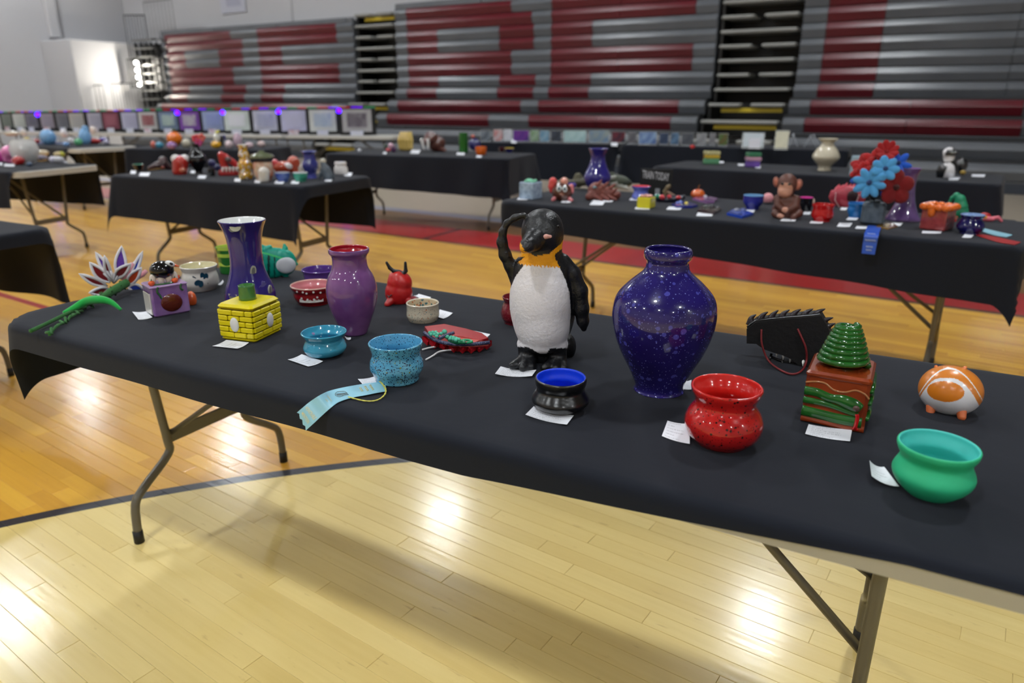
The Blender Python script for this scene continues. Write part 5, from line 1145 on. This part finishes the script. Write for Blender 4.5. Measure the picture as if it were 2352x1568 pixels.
# ------------------------------------------------------------------ clear picture frames along the far tables
ACR = mat('clear acrylic', (240,246,248), rough=.05, trans=.0, alpha=.22, spec=.6)
def artmat(key, c1, c2, scale=9):
    if key in MATS: return MATS[key]
    m = mat(key, c1, rough=.5); nt = m.node_tree; b = nt.nodes['Principled BSDF']; tc = nt.nodes.new('ShaderNodeTexCoord'); v = nt.nodes.new('ShaderNodeTexVoronoi'); v.inputs['Scale'].default_value = scale
    r = nt.nodes.new('ShaderNodeValToRGB'); r.color_ramp.elements[0].color = lin(c1) + (1,); r.color_ramp.elements[1].color = lin(c2) + (1,); sp = nt.nodes.new('ShaderNodeSeparateColor')
    nt.links.new(tc.outputs['Object'], v.inputs['Vector']); nt.links.new(v.outputs['Color'], sp.inputs[0]); nt.links.new(sp.outputs[0], r.inputs[0]); nt.links.new(r.outputs[0], b.inputs['Base Color']); return m
FR = [(1103,1128,298,325,(60,70,84),(140,150,160),'dark slate'), (1133,1155,296,325,(200,200,206),(196,80,60),'orange and white'), (1156,1176,296,325,(210,212,220),(190,196,204),'plain white'), (1177,1216,298,326,(74,34,130),(120,50,150),'purple'), (1218,1238,298,326,(170,190,170),(90,140,80),'green and white'),
      (1239,1262,299,327,(150,180,196),(60,130,170),'turquoise and white'), (1264,1290,299,327,(34,40,52),(70,80,96),'dark blue'), (1292,1348,299,328,(160,196,200),(190,220,220),'wide pale aqua'), (1350,1400,299,329,(110,140,170),(150,160,150),'grey blue'), (1402,1437,301,329,(30,28,50),(120,30,40),'night blue and red'),
      (1440,1462,302,331,(84,84,92),(120,120,126),'grey'), (1464,1509,302,333,(70,100,160),(150,180,214),'bright blue and white'), (1512,1536,304,333,(40,56,84),(60,80,110),'steel blue'), (1538,1560,304,334,(100,140,180),(30,36,50),'blue striped'), (1562,1594,305,335,(60,66,78),(90,96,104),'charcoal'), (1596,1624,305,335,(120,124,128),(170,172,176),'silver'), (1626,1644,305,335,(120,120,126),(140,140,144),'pale grey'), (1647,1672,306,336,(110,80,46),(60,120,60),'brown and green'),
      (1700,1756,304,341,(200,214,222),(214,222,232),'large white'), (1774,1812,299,344,(222,222,200),(206,206,186),'tall cream')]
def standpic(u0, u1, v0, v1, label, m, name='picture_frame', cat='picture', group='clear picture frames on the far tables', lean=.22, z=TOP, back=0, body=ACR):
    f = Frame(at((u0+u1)/2, v1, z) + (Vector((0,0,0)))); a, b = f.loc(u0, v1), f.loc(u1, v0); w, h = b.x - a.x, b.z
    t = thing(name, label, cat, f.p, f.rz, group); R = Matrix.Rotation(-lean, 4, 'X')
    MB().box((0,0,h/2), (w, .004, h), M=Matrix.Identity(4)).build('holder', body, t); hd = t.children[0]
    MB().box((0, .03, .0025), (w*.9, .075, .004)).build('foot', body, t)
    MB().box((0, -.0032, h*.52), (w*.9, .0014, h*.86)).build('print', m, t)
    return t, w, h, f
for u0, u1, v0, v1, c1, c2, nm in FR: standpic(u0, u1, v0, v1, nm + ' picture in a clear stand-up holder on the far table', artmat('art ' + nm, c1, c2, 14))
tl = bpy.data.objects
t, w, h, f = standpic(1716, 1748, 316, 342, 'plain white sheet propped in front of the large white picture', mat('white sheet', (220,224,236), rough=.6))
fa = Frame(at(1846, 338))
t = thing('easel_stand', 'pair of empty clear acrylic easels left of the cream vase', 'easel', fa.p, fa.rz)
for a, b in (((1812,338),(1822,306)), ((1832,338),(1822,306)), ((1844,342),(1862,312)), ((1862,310),(1876,340)), ((1868,308),(1884,340))): MB().tube([fa.loc(*a), fa.loc(*b)], .006, 6).build('arm', mat('frosted acrylic', (196,200,206), rough=.2, alpha=.6), t)
fcard(1180, 324, 12, 8, 'small pale card hanging before the purple picture'); fcard(1411, 331, 14, 8, 'small white card at the corner of the far tables')
tag(MB().ell((0,0,.022), (.03,.03,.022), 12).build('red_lump', glaze('scarlet cup glaze', (186,18,20)), loc=at(1590, 341)), 'small red lump in front of the picture frames', 'sculpture')
# ------------------------------------------------------------------ far middle table
figure('ribbed_basket', 'yellow ribbed clay basket like a hand', 'sculpture', 931, 346, [('e', 931, 342, 14, 5, 10, 0, (190,164,84)), ('e', 930, 322, 17, 19, 10, 2, (150,124,60))] + [('t', [(919 + i*6.5, 340, 3, -8), (916 + i*7.5, 322, 3.2, -9), (921 + i*5.6, 305, 3, -4)], (206,178,98)) for i in range(5)], PAINTG, res=56, k=.1)
WA = (92,52,44)
figure('walrus_head', 'brown clay walrus head with two white tusks', 'sculpture', 998, 348, [('e', 990, 318, 16, 16, 16, 0, WA), ('e', 1003, 330, 20, 18, 16, 4, WA), ('e', 978, 326, 12, 8, 10, -10, WA), ('t', [(1008,338,10,0), (1022,346,4,-4)], (110,64,54))], PAINTG, res=50,
    parts=[('tusk', [('t', [(969,322,4,-18), (973,338,2.5,-20), (975,342,1.5,-20)], (214,210,206))], None), ('tusk', [('t', [(983,322,4,-18), (984,338,2.5,-20), (984,342,1.5,-20)], (214,210,206))], None)])
pot('green_cylinder', 'tall dark green cylinder vase', 'vase', 1065, [(305,10.5),(312,10.5),(330,10.5),(345,10.5),(350,10)], glaze('forest glaze', (30,92,30)), None, .003, seg=20)
pot('orange_cup', 'orange cup on the far middle table', 'cup', 1105, [(337,13),(340,13),(347,12.5),(353,11),(355,10)], glaze('orange cup glaze', (222,100,24)), None, .003, seg=24)
figure('indigo_lump', 'indigo clay piece with an orange top behind the green cylinder', 'sculpture', 1089, 347, [('e', 1090, 332, 14, 14, 9, 0, (44,40,104)), ('e', 1086, 313, 5, 4, 4, 0, (200,90,70))], PAINTG, res=36)
pot('yellow_rim_bowl', 'navy bowl with yellow inside at the right of the far middle table', 'bowl', 1170, [(340,11),(343,10),(347,7),(350,6)], glaze('navy bowl glaze', (34,34,100)), glaze('yellow bowl glaze', (206,180,60)), .003, seg=24, rim=glaze('yellow bowl glaze', (206,180,60)))
pot('dark_bowl', 'small dark red bowl left of the yellow rimmed one', 'bowl', 1153, [(338,8),(341,8),(346,7),(348,6)], glaze('oxblood glaze', (60,16,24)), None, .003, seg=20)
figure('flower_cluster', 'cluster of small pink and purple clay flowers left of the yellow basket', 'sculpture', 895, 349, [('e', 898, 334, 6, 6, 5, 0, (214,170,190)), ('e', 892, 344, 6, 4, 5, -2, (206,90,100)), ('e', 904, 342, 6, 8, 5, 2, (84,44,90)), ('e', 886, 336, 5, 6, 4, 2, (40,60,50))], PAINTG, res=36, k=.05)
figure('small_pearl', 'tiny pale ball near the left of the far middle table', 'sculpture', 826, 350, [('e', 826, 346, 5, 5, 5, 0, (186,188,196))], PAINTG, res=20)
fcard(954, 348, 20, 8, 'white label card between the yellow basket and the walrus', 2); fcard(1058, 353, 18, 5, 'label card at the foot of the green cylinder', 1); fcard(1100, 359, 12, 4, 'label card at the foot of the orange cup', 1); fcard(884, 351, 8, 4, 'label card by the small clay flowers', 1)
# ------------------------------------------------------------------ left middle table
pot('black_vase', 'shiny black vase holding small red flowers', 'vase', 457, [(330,8),(336,8),(346,11),(360,19),(370,20),(382,14),(392,8),(398,9)], glaze('black vase glaze', (12,12,14)), None, .003)
bv = Frame(at(457, 398)); R = Matrix.Rotation(bv.rz, 4, 'Z')
for k, (u, v, col) in enumerate(((450,318,(206,60,70)), (462,316,(214,100,90)), (456,326,(190,70,130)))):
    t = thing('small_flower', ('red clay flower in the black vase, at the left', 'orange pink clay flower in the black vase, at the right', 'magenta clay flower in the black vase, lowest')[k], 'flower', bv.p + R @ bv.loc(u, v), bv.rz)
    for i in range(5): MB().ell((.018*math.cos(i*1.257), -.004, .018*math.sin(i*1.257)), (.015,.008,.015), 8).build('petal', mat('flower %d %d %d' % col, col, rough=.5), t)
    b_ = bv.loc(457, 332) - bv.loc(u, v); MB().tube([(0,0,0), tuple(b_)], .003, 5).build('stem', chen((24,40,46)), t)
figure('toothed_cup', 'red clay cup with two white bulges on top', 'sculpture', 414, 400, [('t', [(413,392,16), (414,374,17)], (176,36,26)), ('e', 403, 364, 10, 9, 9, 0, (224,220,218)), ('e', 424, 364, 10, 9, 9, 0, (224,220,218)), ('e', 418, 390, 8, 6, 5, -13, (206,120,90))], PAINTG, res=44, k=.08)
pot('green_rim_bowl', 'small black bowl with a green rim at the left end of its table', 'bowl', 319, [(377,12),(380,11),(386,9),(390,8)], glaze('black bowl glaze', (16,18,18)), glaze('sea green glaze', (60,120,96)), .003, seg=24, rim=glaze('sea green glaze', (60,120,96)))
figure('dark_lizard_figure', 'dark brown clay creature beside the red cup', 'sculpture', 366, 390, [('t', [(344,386,5), (360,380,8), (376,376,10), (390,386,6)], (52,26,30)), ('e', 374, 367, 9, 8, 7, 0, (60,22,28)), ('e', 374, 384, 4, 3, 3, -8, (140,20,24))], PAINTG, res=44)
figure('navy_figure', 'navy clay piece right of the black vase', 'sculpture', 490, 396, [('e', 486, 374, 9, 8, 7, 0, (34,34,92)), ('e', 497, 384, 9, 8, 7, 0, (30,28,84)), ('t', [(486,380,5), (486,394,6)], (26,26,50))], PAINTG, res=40)
pot('black_tumbler', 'small black tumbler in front of the black vase', 'cup', 487, [(388,8),(392,8),(400,7.5),(404,7)], glaze('black bowl glaze', (16,18,18)), None, .003, seg=20)
figure('open_jaws_figure', 'red clay open jaws with a row of white teeth', 'sculpture', 530, 402, [('t', [(512,398,10), (538,398,10)], (170,22,24)), ('t', [(508,356,8), (514,378,8), (520,392,8)], (178,22,24)), ('t', [(516,360,8), (534,372,7), (548,384,6)], (184,26,28)), ('e', 524, 366, 7, 6, 5, -8, (90,70,70))] + [('t', [(512 + i*8, 386, 3, -9), (512 + i*8, 393, 1.5, -11)], (222,214,206)) for i in range(5)], PAINTG, res=56, k=.08)
pot('patterned_vase', 'tall vase patterned in yellow, white and red', 'vase', 566, [(332,12),(336,11),(344,9),(356,12),(364,10),(376,16),(386,15),(394,13),(402,16),(408,15),(411,13)], glaze('patchwork glaze', (206,160,40), specks=[((220,214,206), 60, .7, .5), ((60,50,50), 80, .5, .35), ((180,60,40), 90, .5, .3)]), None, .003, rim=glaze('white glaze', (232,234,232)))
t_ = pot('lidded_jar', 'cream jar with rust sides and an olive lid', 'jar', 607, [(372,20),(378,22),(388,22),(402,21),(410,17),(413,16)], glaze('rust and cream glaze', (206,190,166), var=(196,110,80), vscale=14), None, .003)
MB().lathe([(.0005,.205),(.02,.2),(.02,.19),(.075,.175),(.085,.16),(.08,.15),(.0005,.15)], 24).build('lid', glaze('olive glaze', (96,104,76)), t_)
figure('white_cup_pair', 'white cup in front of the lidded jar', 'cup', 606, 418, [('t', [(606,396,13,-2), (606,410,12,-2)], (206,200,190))], PAINTG, res=30)
EL = (176,62,30)
figure('orange_bull_figure', 'orange clay animal with a white patch and raised head', 'sculpture', 656, 402, [('e', 654, 384, 26, 14, 14, 0, EL), ('e', 674, 374, 14, 16, 12, 2, EL), ('e', 632, 374, 7, 9, 7, 0, (190,40,44)), ('t', [(640,390,7), (640,400,6)], EL), ('t', [(676,390,9), (680,400,7)], EL), ('e', 662, 381, 9, 7, 4, -11, (228,224,224), 20)], PAINTG, res=50)
pot('small_blue_cup', 'small blue and white cup', 'cup', 650, [(396,17),(400,16.5),(408,15),(414,12),(416,12)], glaze('blue willow glaze', (44,66,140), var=(84,106,170), vscale=30), glaze('pale grey glaze', (180,184,196)), .003, seg=24, rim=glaze('pale grey glaze', (180,184,196)))
pot('small_jade_cup', 'small jade green cup with white rim', 'cup', 691, [(396,17),(400,16.5),(408,15),(414,12),(416,12)], glaze('jade glaze', (60,150,124)), glaze('pale grey glaze', (180,184,196)), .003, seg=24, rim=glaze('white glaze', (232,234,232)))
figure('white_shell_figure', 'white shell shaped clay piece behind the jade cup', 'sculpture', 700, 404, [('e', 694, 384, 6, 8, 5, 0, (214,206,196)), ('e', 702, 392, 8, 8, 6, 0, (206,200,196))], PAINTG, res=30)
pot('blue_jug', 'tall indigo jug on the left middle table', 'vase', 715, [(347,18),(350,16),(356,13),(366,14),(376,18),(386,17),(398,12),(406,13),(409,14)], glaze('indigo jug glaze', (44,48,116), var=(70,74,146)), None, .003, rim=glaze('lilac rim glaze', (120,126,190)))
figure('grey_wedge_figure', 'grey clay shark standing on its tail', 'sculpture', 750, 412, [('t', [(742,376,6), (748,390,11), (754,404,13)], (84,94,104)), ('t', [(738,398,5), (734,408,3)], (70,80,90)), ('e', 742, 369, 7, 5, 5, 0, (196,194,182))], PAINT, res=44)
pot('white_jar', 'small white lidded jar at the right end of the left middle table', 'jar', 784, [(371,13),(377,14),(380,12),(384,15),(392,16),(398,15),(401,13)], glaze('white jar glaze', (220,216,212)), None, .003, seg=28, solid=True)
for a in ((306,395,12,7,'white label card below the green rimmed bowl',1), (332,400,22,8,'large white label card at the left of the left middle table',2), (464,406,18,7,'label card below the black vase',2), (445,395,14,6,'small label card left of the black vase',1), (546,413,14,7,'label card left of the patterned vase',1), (592,416,14,7,'label card left of the white cup',1), (642,418,20,7,'label card below the small blue cup',2), (678,418,18,7,'label card below the small jade cup',2), (712,404,16,8,'label card below the indigo jug',2), (756,411,16,10,'label card at the foot of the grey shark',3), (800,400,16,8,'label card right of the small white jar',2)): fcard(*a)
# ------------------------------------------------------------------ orange ball table
pot('orange_ball', 'round orange clay orange with a green top', 'fruit', 403, [(302,4),(304,9),(310,15),(318,17),(326,15),(332,9),(335,5)], glaze('orange peel glaze', (226,116,24), bump=.6, bscale=120), None, .003, solid=True, wob=.002)
MB().lathe([(.0005,.004),(.03,.0),(.028,-.004),(.0005,-.004)], 12).build('leaf_cap', glaze('leaf green glaze', (120,140,30)), tl['orange_ball'], (0,0,.205))
def blob(name, label, u, v, w, h, col, cat='sculpture', top=None):
    pr = [('e', u, v - h*.5, w/2, h*.52, w*.42, 0, col)]
    if top: pr.append(('e', u, v - h, w*.28, h*.22, w*.25, 0, top))
    return figure(name, label, cat, u, v, pr, PAINTG, res=26)
blob('lilac_pot', 'lilac clay lump under the orange ball', 394, 342, 22, 16, (150,110,170)); blob('cream_shell', 'cream shell right of the orange ball', 428, 339, 20, 20, (186,180,160)); blob('coral_lump', 'coral lump at the left of the orange ball table', 352, 340, 12, 16, (206,110,96)); blob('turquoise_lump', 'turquoise lump left of the orange ball', 366, 340, 18, 14, (60,140,170))
figure('toucan_figure', 'white bodied bird on a yellow base', 'sculpture', 496, 340, [('e', 496, 332, 11, 9, 9, 0, (214,160,20)), ('e', 497, 315, 7, 12, 7, 0, (222,224,214)), ('t', [(508,316,6,4), (507,332,5,4)], (18,22,26)), ('t', [(498,304,4,-2), (503,300,2,-2)], (196,190,60))], PAINTG, res=40)
blob('blue_spout', 'small navy lump beside the bird on a yellow base', 515, 322, 8, 12, (40,44,110)); blob('pink_white_cup', 'pale pink cup behind the patterned vase', 526, 341, 18, 18, (206,186,190)); blob('rose_pillar', 'tall dusty rose clay pillar', 546, 340, 20, 34, (184,160,176)); blob('blush_bowl', 'blush bowl right of the rose pillar', 572, 341, 20, 14, (206,180,186)); blob('pale_lidded_bowl', 'pale bowl at the right of the orange ball table', 600, 338, 18, 14, (200,176,172))
# ------------------------------------------------------------------ far left tables
BLU = (110,160,206)
blob('blue_ball', 'large pale blue ball on a green base, far left table', 110, 332, 34, 34, BLU); blob('blue_drop', 'pale blue drop shaped ball, far left table', 195, 332, 26, 36, (120,170,216), top=(120,170,216))
for a in (('yellow_lump', 'small yellow lump behind the white jar, far left table', 62, 325, 14, 10, (196,170,40)), ('red_lump', 'small dark red lump before the blue ball', 84, 329, 14, 10, (150,24,34)), ('white_knot', 'white knotted lump between the two blue balls', 147, 315, 16, 18, (206,206,212)), ('sky_lump', 'small sky blue lump between the blue balls', 152, 336, 14, 10, (120,160,210)), ('white_lump', 'small white lump left of the green one, far left table', 164, 330, 14, 14, (214,212,214)),
          ('green_lump', 'mint green lump before the blue drop', 180, 334, 18, 16, (90,170,120)), ('white_tower', 'ivory tower right of the blue drop', 214, 308, 14, 18, (206,196,186)), ('red_bar', 'flat red clay piece at the right of the far left table', 216, 330, 28, 12, (170,34,34)), ('violet_piece', 'violet clay piece at the end of the far left table', 237, 327, 20, 12, (60,34,130)), ('grey_piece', 'pale lilac lump at the end of the far left table', 244, 331, 14, 10, (170,166,190)), ('ivory_lump', 'ivory lump at the far left', 28, 312, 30, 12, (190,184,170)), ('white_pair', 'small white piece over the yellow lump', 55, 312, 12, 16, (210,208,206))): blob(*a)
tag(MB().box((0,0,.012), (.3,.12,.024), bev=.004).build('pale_tray', glaze('pale tray glaze', (150,160,196)), loc=at(122, 331)), 'pale lilac tray in front of the large blue ball', 'tray')
PKo = (214,120,170)
figure('pink_octopus', 'pink clay octopus with curling arms', 'sculpture', 22, 374, [('e', 22, 349, 17, 15, 14, 0, PKo), ('t', [(12,354,8), (14,366,6), (24,372,5)], PKo), ('t', [(30,354,8), (29,366,7), (24,373,5)], PKo), ('t', [(30,348,6), (44,350,4), (52,348,3)], PKo)], PAINTG, res=44)
blob('magenta_lump', 'magenta lump cut by the left edge of the picture', 2, 372, 16, 26, (190,30,140)); blob('red_shell', 'shiny red shell beside the pink octopus', 42, 379, 26, 20, (164,18,18)); blob('slate_lump', 'slate blue lump below the glass jar', 68, 382, 14, 10, (70,86,110))
fj = Frame(at(62, 376)); t = thing('glass_jar', 'round glass jar with white crumpled filling beside the octopus', 'jar', fj.p, fj.rz)
MB().lathe([(.0005,0),(.06,0),(.10,.05),(.118,.12),(.1,.19),(.08,.21),(.085,.215),(.078,.215),(.095,.19),(.112,.12),(.096,.052),(.0005,.006)], 28).build('jar', mat('grey glass', (226,226,224), rough=.06, alpha=.55, spec=.7), t)
for i, (x, y, z) in enumerate(((-.04,0,.17), (.02,-.03,.18), (.05,.02,.16), (0,.03,.15), (-.01,-.04,.12), (.03,0,.07), (-.03,.02,.06))): MB().ell((x, y, z), (.045,.04,.035), 10).build('filling', mat('crumpled white paper', (206,200,194), rough=.8, bump=1, bscale=60), t)
blob('tan_box_figure', 'tan lump right of the glass jar', 98, 358, 26, 14, (186,170,140)); blob('grey_pillow', 'grey lilac lump right of the glass jar', 96, 370, 26, 14, (110,106,124))
figure('white_cluster', 'white clustered lumps with a yellow and tan top', 'sculpture', 132, 376, [('e', 132, 366, 14, 8, 8, 0, (206,206,212)), ('e', 120, 366, 7, 7, 6, -2, (206,204,220)), ('e', 136, 354, 12, 6, 7, 2, (190,170,120)), ('e', 142, 354, 6, 6, 5, 0, (180,180,50)), ('t', [(140,370,5), (152,374,3)], (190,190,200))], PAINTG, res=40)
fcard(22, 379, 24, 5, 'label card at the foot of the pink octopus', 1); fcard(2, 376, 6, 6, 'sliver of label card at the left edge of the picture')
# ------------------------------------------------------------------ black display boards with pictures on the long grey tables
BP = [(8,28,(120,128,122),(110,118,112),'grey green'), (34,60,(190,194,190),(176,182,178),'white'), (63,83,(120,118,124),(96,96,104),'dark grey'), (97,121,(150,142,154),(136,130,146),'mauve'), (133,158,(112,114,122),(96,98,108),'slate'), (163,190,(170,168,164),(156,156,156),'warm grey'), (205,233,(170,168,184),(150,150,166),'lavender'), (240,270,(130,70,86),(150,90,104),'rose red'), (283,315,(180,180,204),(160,160,184),'pale lavender'), (322,358,(190,190,190),(130,60,66),'red bordered'), (368,405,(110,130,150),(170,190,170),'blue grey landscape'), (415,455,(120,70,160),(180,180,180),'purple framed'), (468,510,(150,164,194),(130,144,184),'pale blue'), (518,570,(206,216,212),(214,214,224),'bright white'), (584,634,(190,192,206),(150,154,176),'grey white'), (648,701,(190,190,220),(180,180,206),'lilac'), (713,770,(200,204,200),(150,166,186),'pale sketch'), (788,852,(170,168,170),(80,72,84),'dark print')]
BBM = mat('black foam board', (9,9,11), rough=.6); LEDS = [mat('led %s' % n, c, emit=.5) for n, c in (('violet', (90,20,200)), ('green', (10,90,60)), ('red', (120,20,30)))]
SCR = mat('blue led lens', (40,0,255), emit=6)
V11 = lambda u: 302 + (u/905)*11.5
for i, (u0, u1, c1, c2, nm) in enumerate(BP):
    v1 = V11((u0+u1)/2) - 2.2; f = Frame(at((u0+u1)/2, v1)); k = (u0+u1)/2/905; vt = 258 - 12*k
    n0 = BP[i-1][1] if i else u0 - 8; n1 = BP[i+1][0] if i + 1 < len(BP) else u1 + 24
    a, b = f.loc((u0+n0)/2 + .5, v1), f.loc((u1+n1)/2 - .5, vt); w, h = b.x - a.x, b.z
    t = thing('display_board', 'black display board with a ' + nm + ' picture on the long grey table', 'display', f.p, f.rz, 'black display boards with pictures')
    cx = (a.x + b.x)/2
    bd = MB().box((cx, .02, h/2), (w*.96, .02, h), bev=.003).build('board', BBM, t)
    MB().box((cx, .13, .006), (w*.7, .2, .012)).build('base', BBM, t)
    pa_, pb_ = f.loc(u0, V11(u0) - 9), f.loc(u1, vt + 4)
    MB().box(((pa_.x+pb_.x)/2, .004, (pa_.z+pb_.z)/2), (pb_.x - pa_.x, .012, pb_.z - pa_.z)).build('picture_mount', artmat('mount ' + nm, c1, tuple(int(x*.92) for x in c1), 4), t)
    MB().box(((pa_.x+pb_.x)/2, -.004, (pa_.z+pb_.z)/2 + .01), ((pb_.x - pa_.x)*.66, .006, (pb_.z - pa_.z)*.62)).build('picture', artmat('picture ' + nm, c2, tuple(int((x + y)/2) for x, y in zip(c1, c2)), 10), t)
    for q in range(3): MB().box((a.x + w*(q + .5)/3, .02, h + .008), (w/3*.9, .022, .014)).build('light_strip', LEDS[(q + i) % 3], t)
    if i in (3, 11, 13, 15, 17): MB().ell((a.x + .02, 0, h - .05), (.035,.012,.035), 14).build('led', SCR, t)
    q = f.loc((u0+u1)/2, v1 - 1); MB().box((q.x, -.03, .035), (w*.34, .004, .075)).build('label', artmat('label ' + nm, (206,206,214), (200,120,130) if i % 3 == 0 else (190,196,220), 20), t)
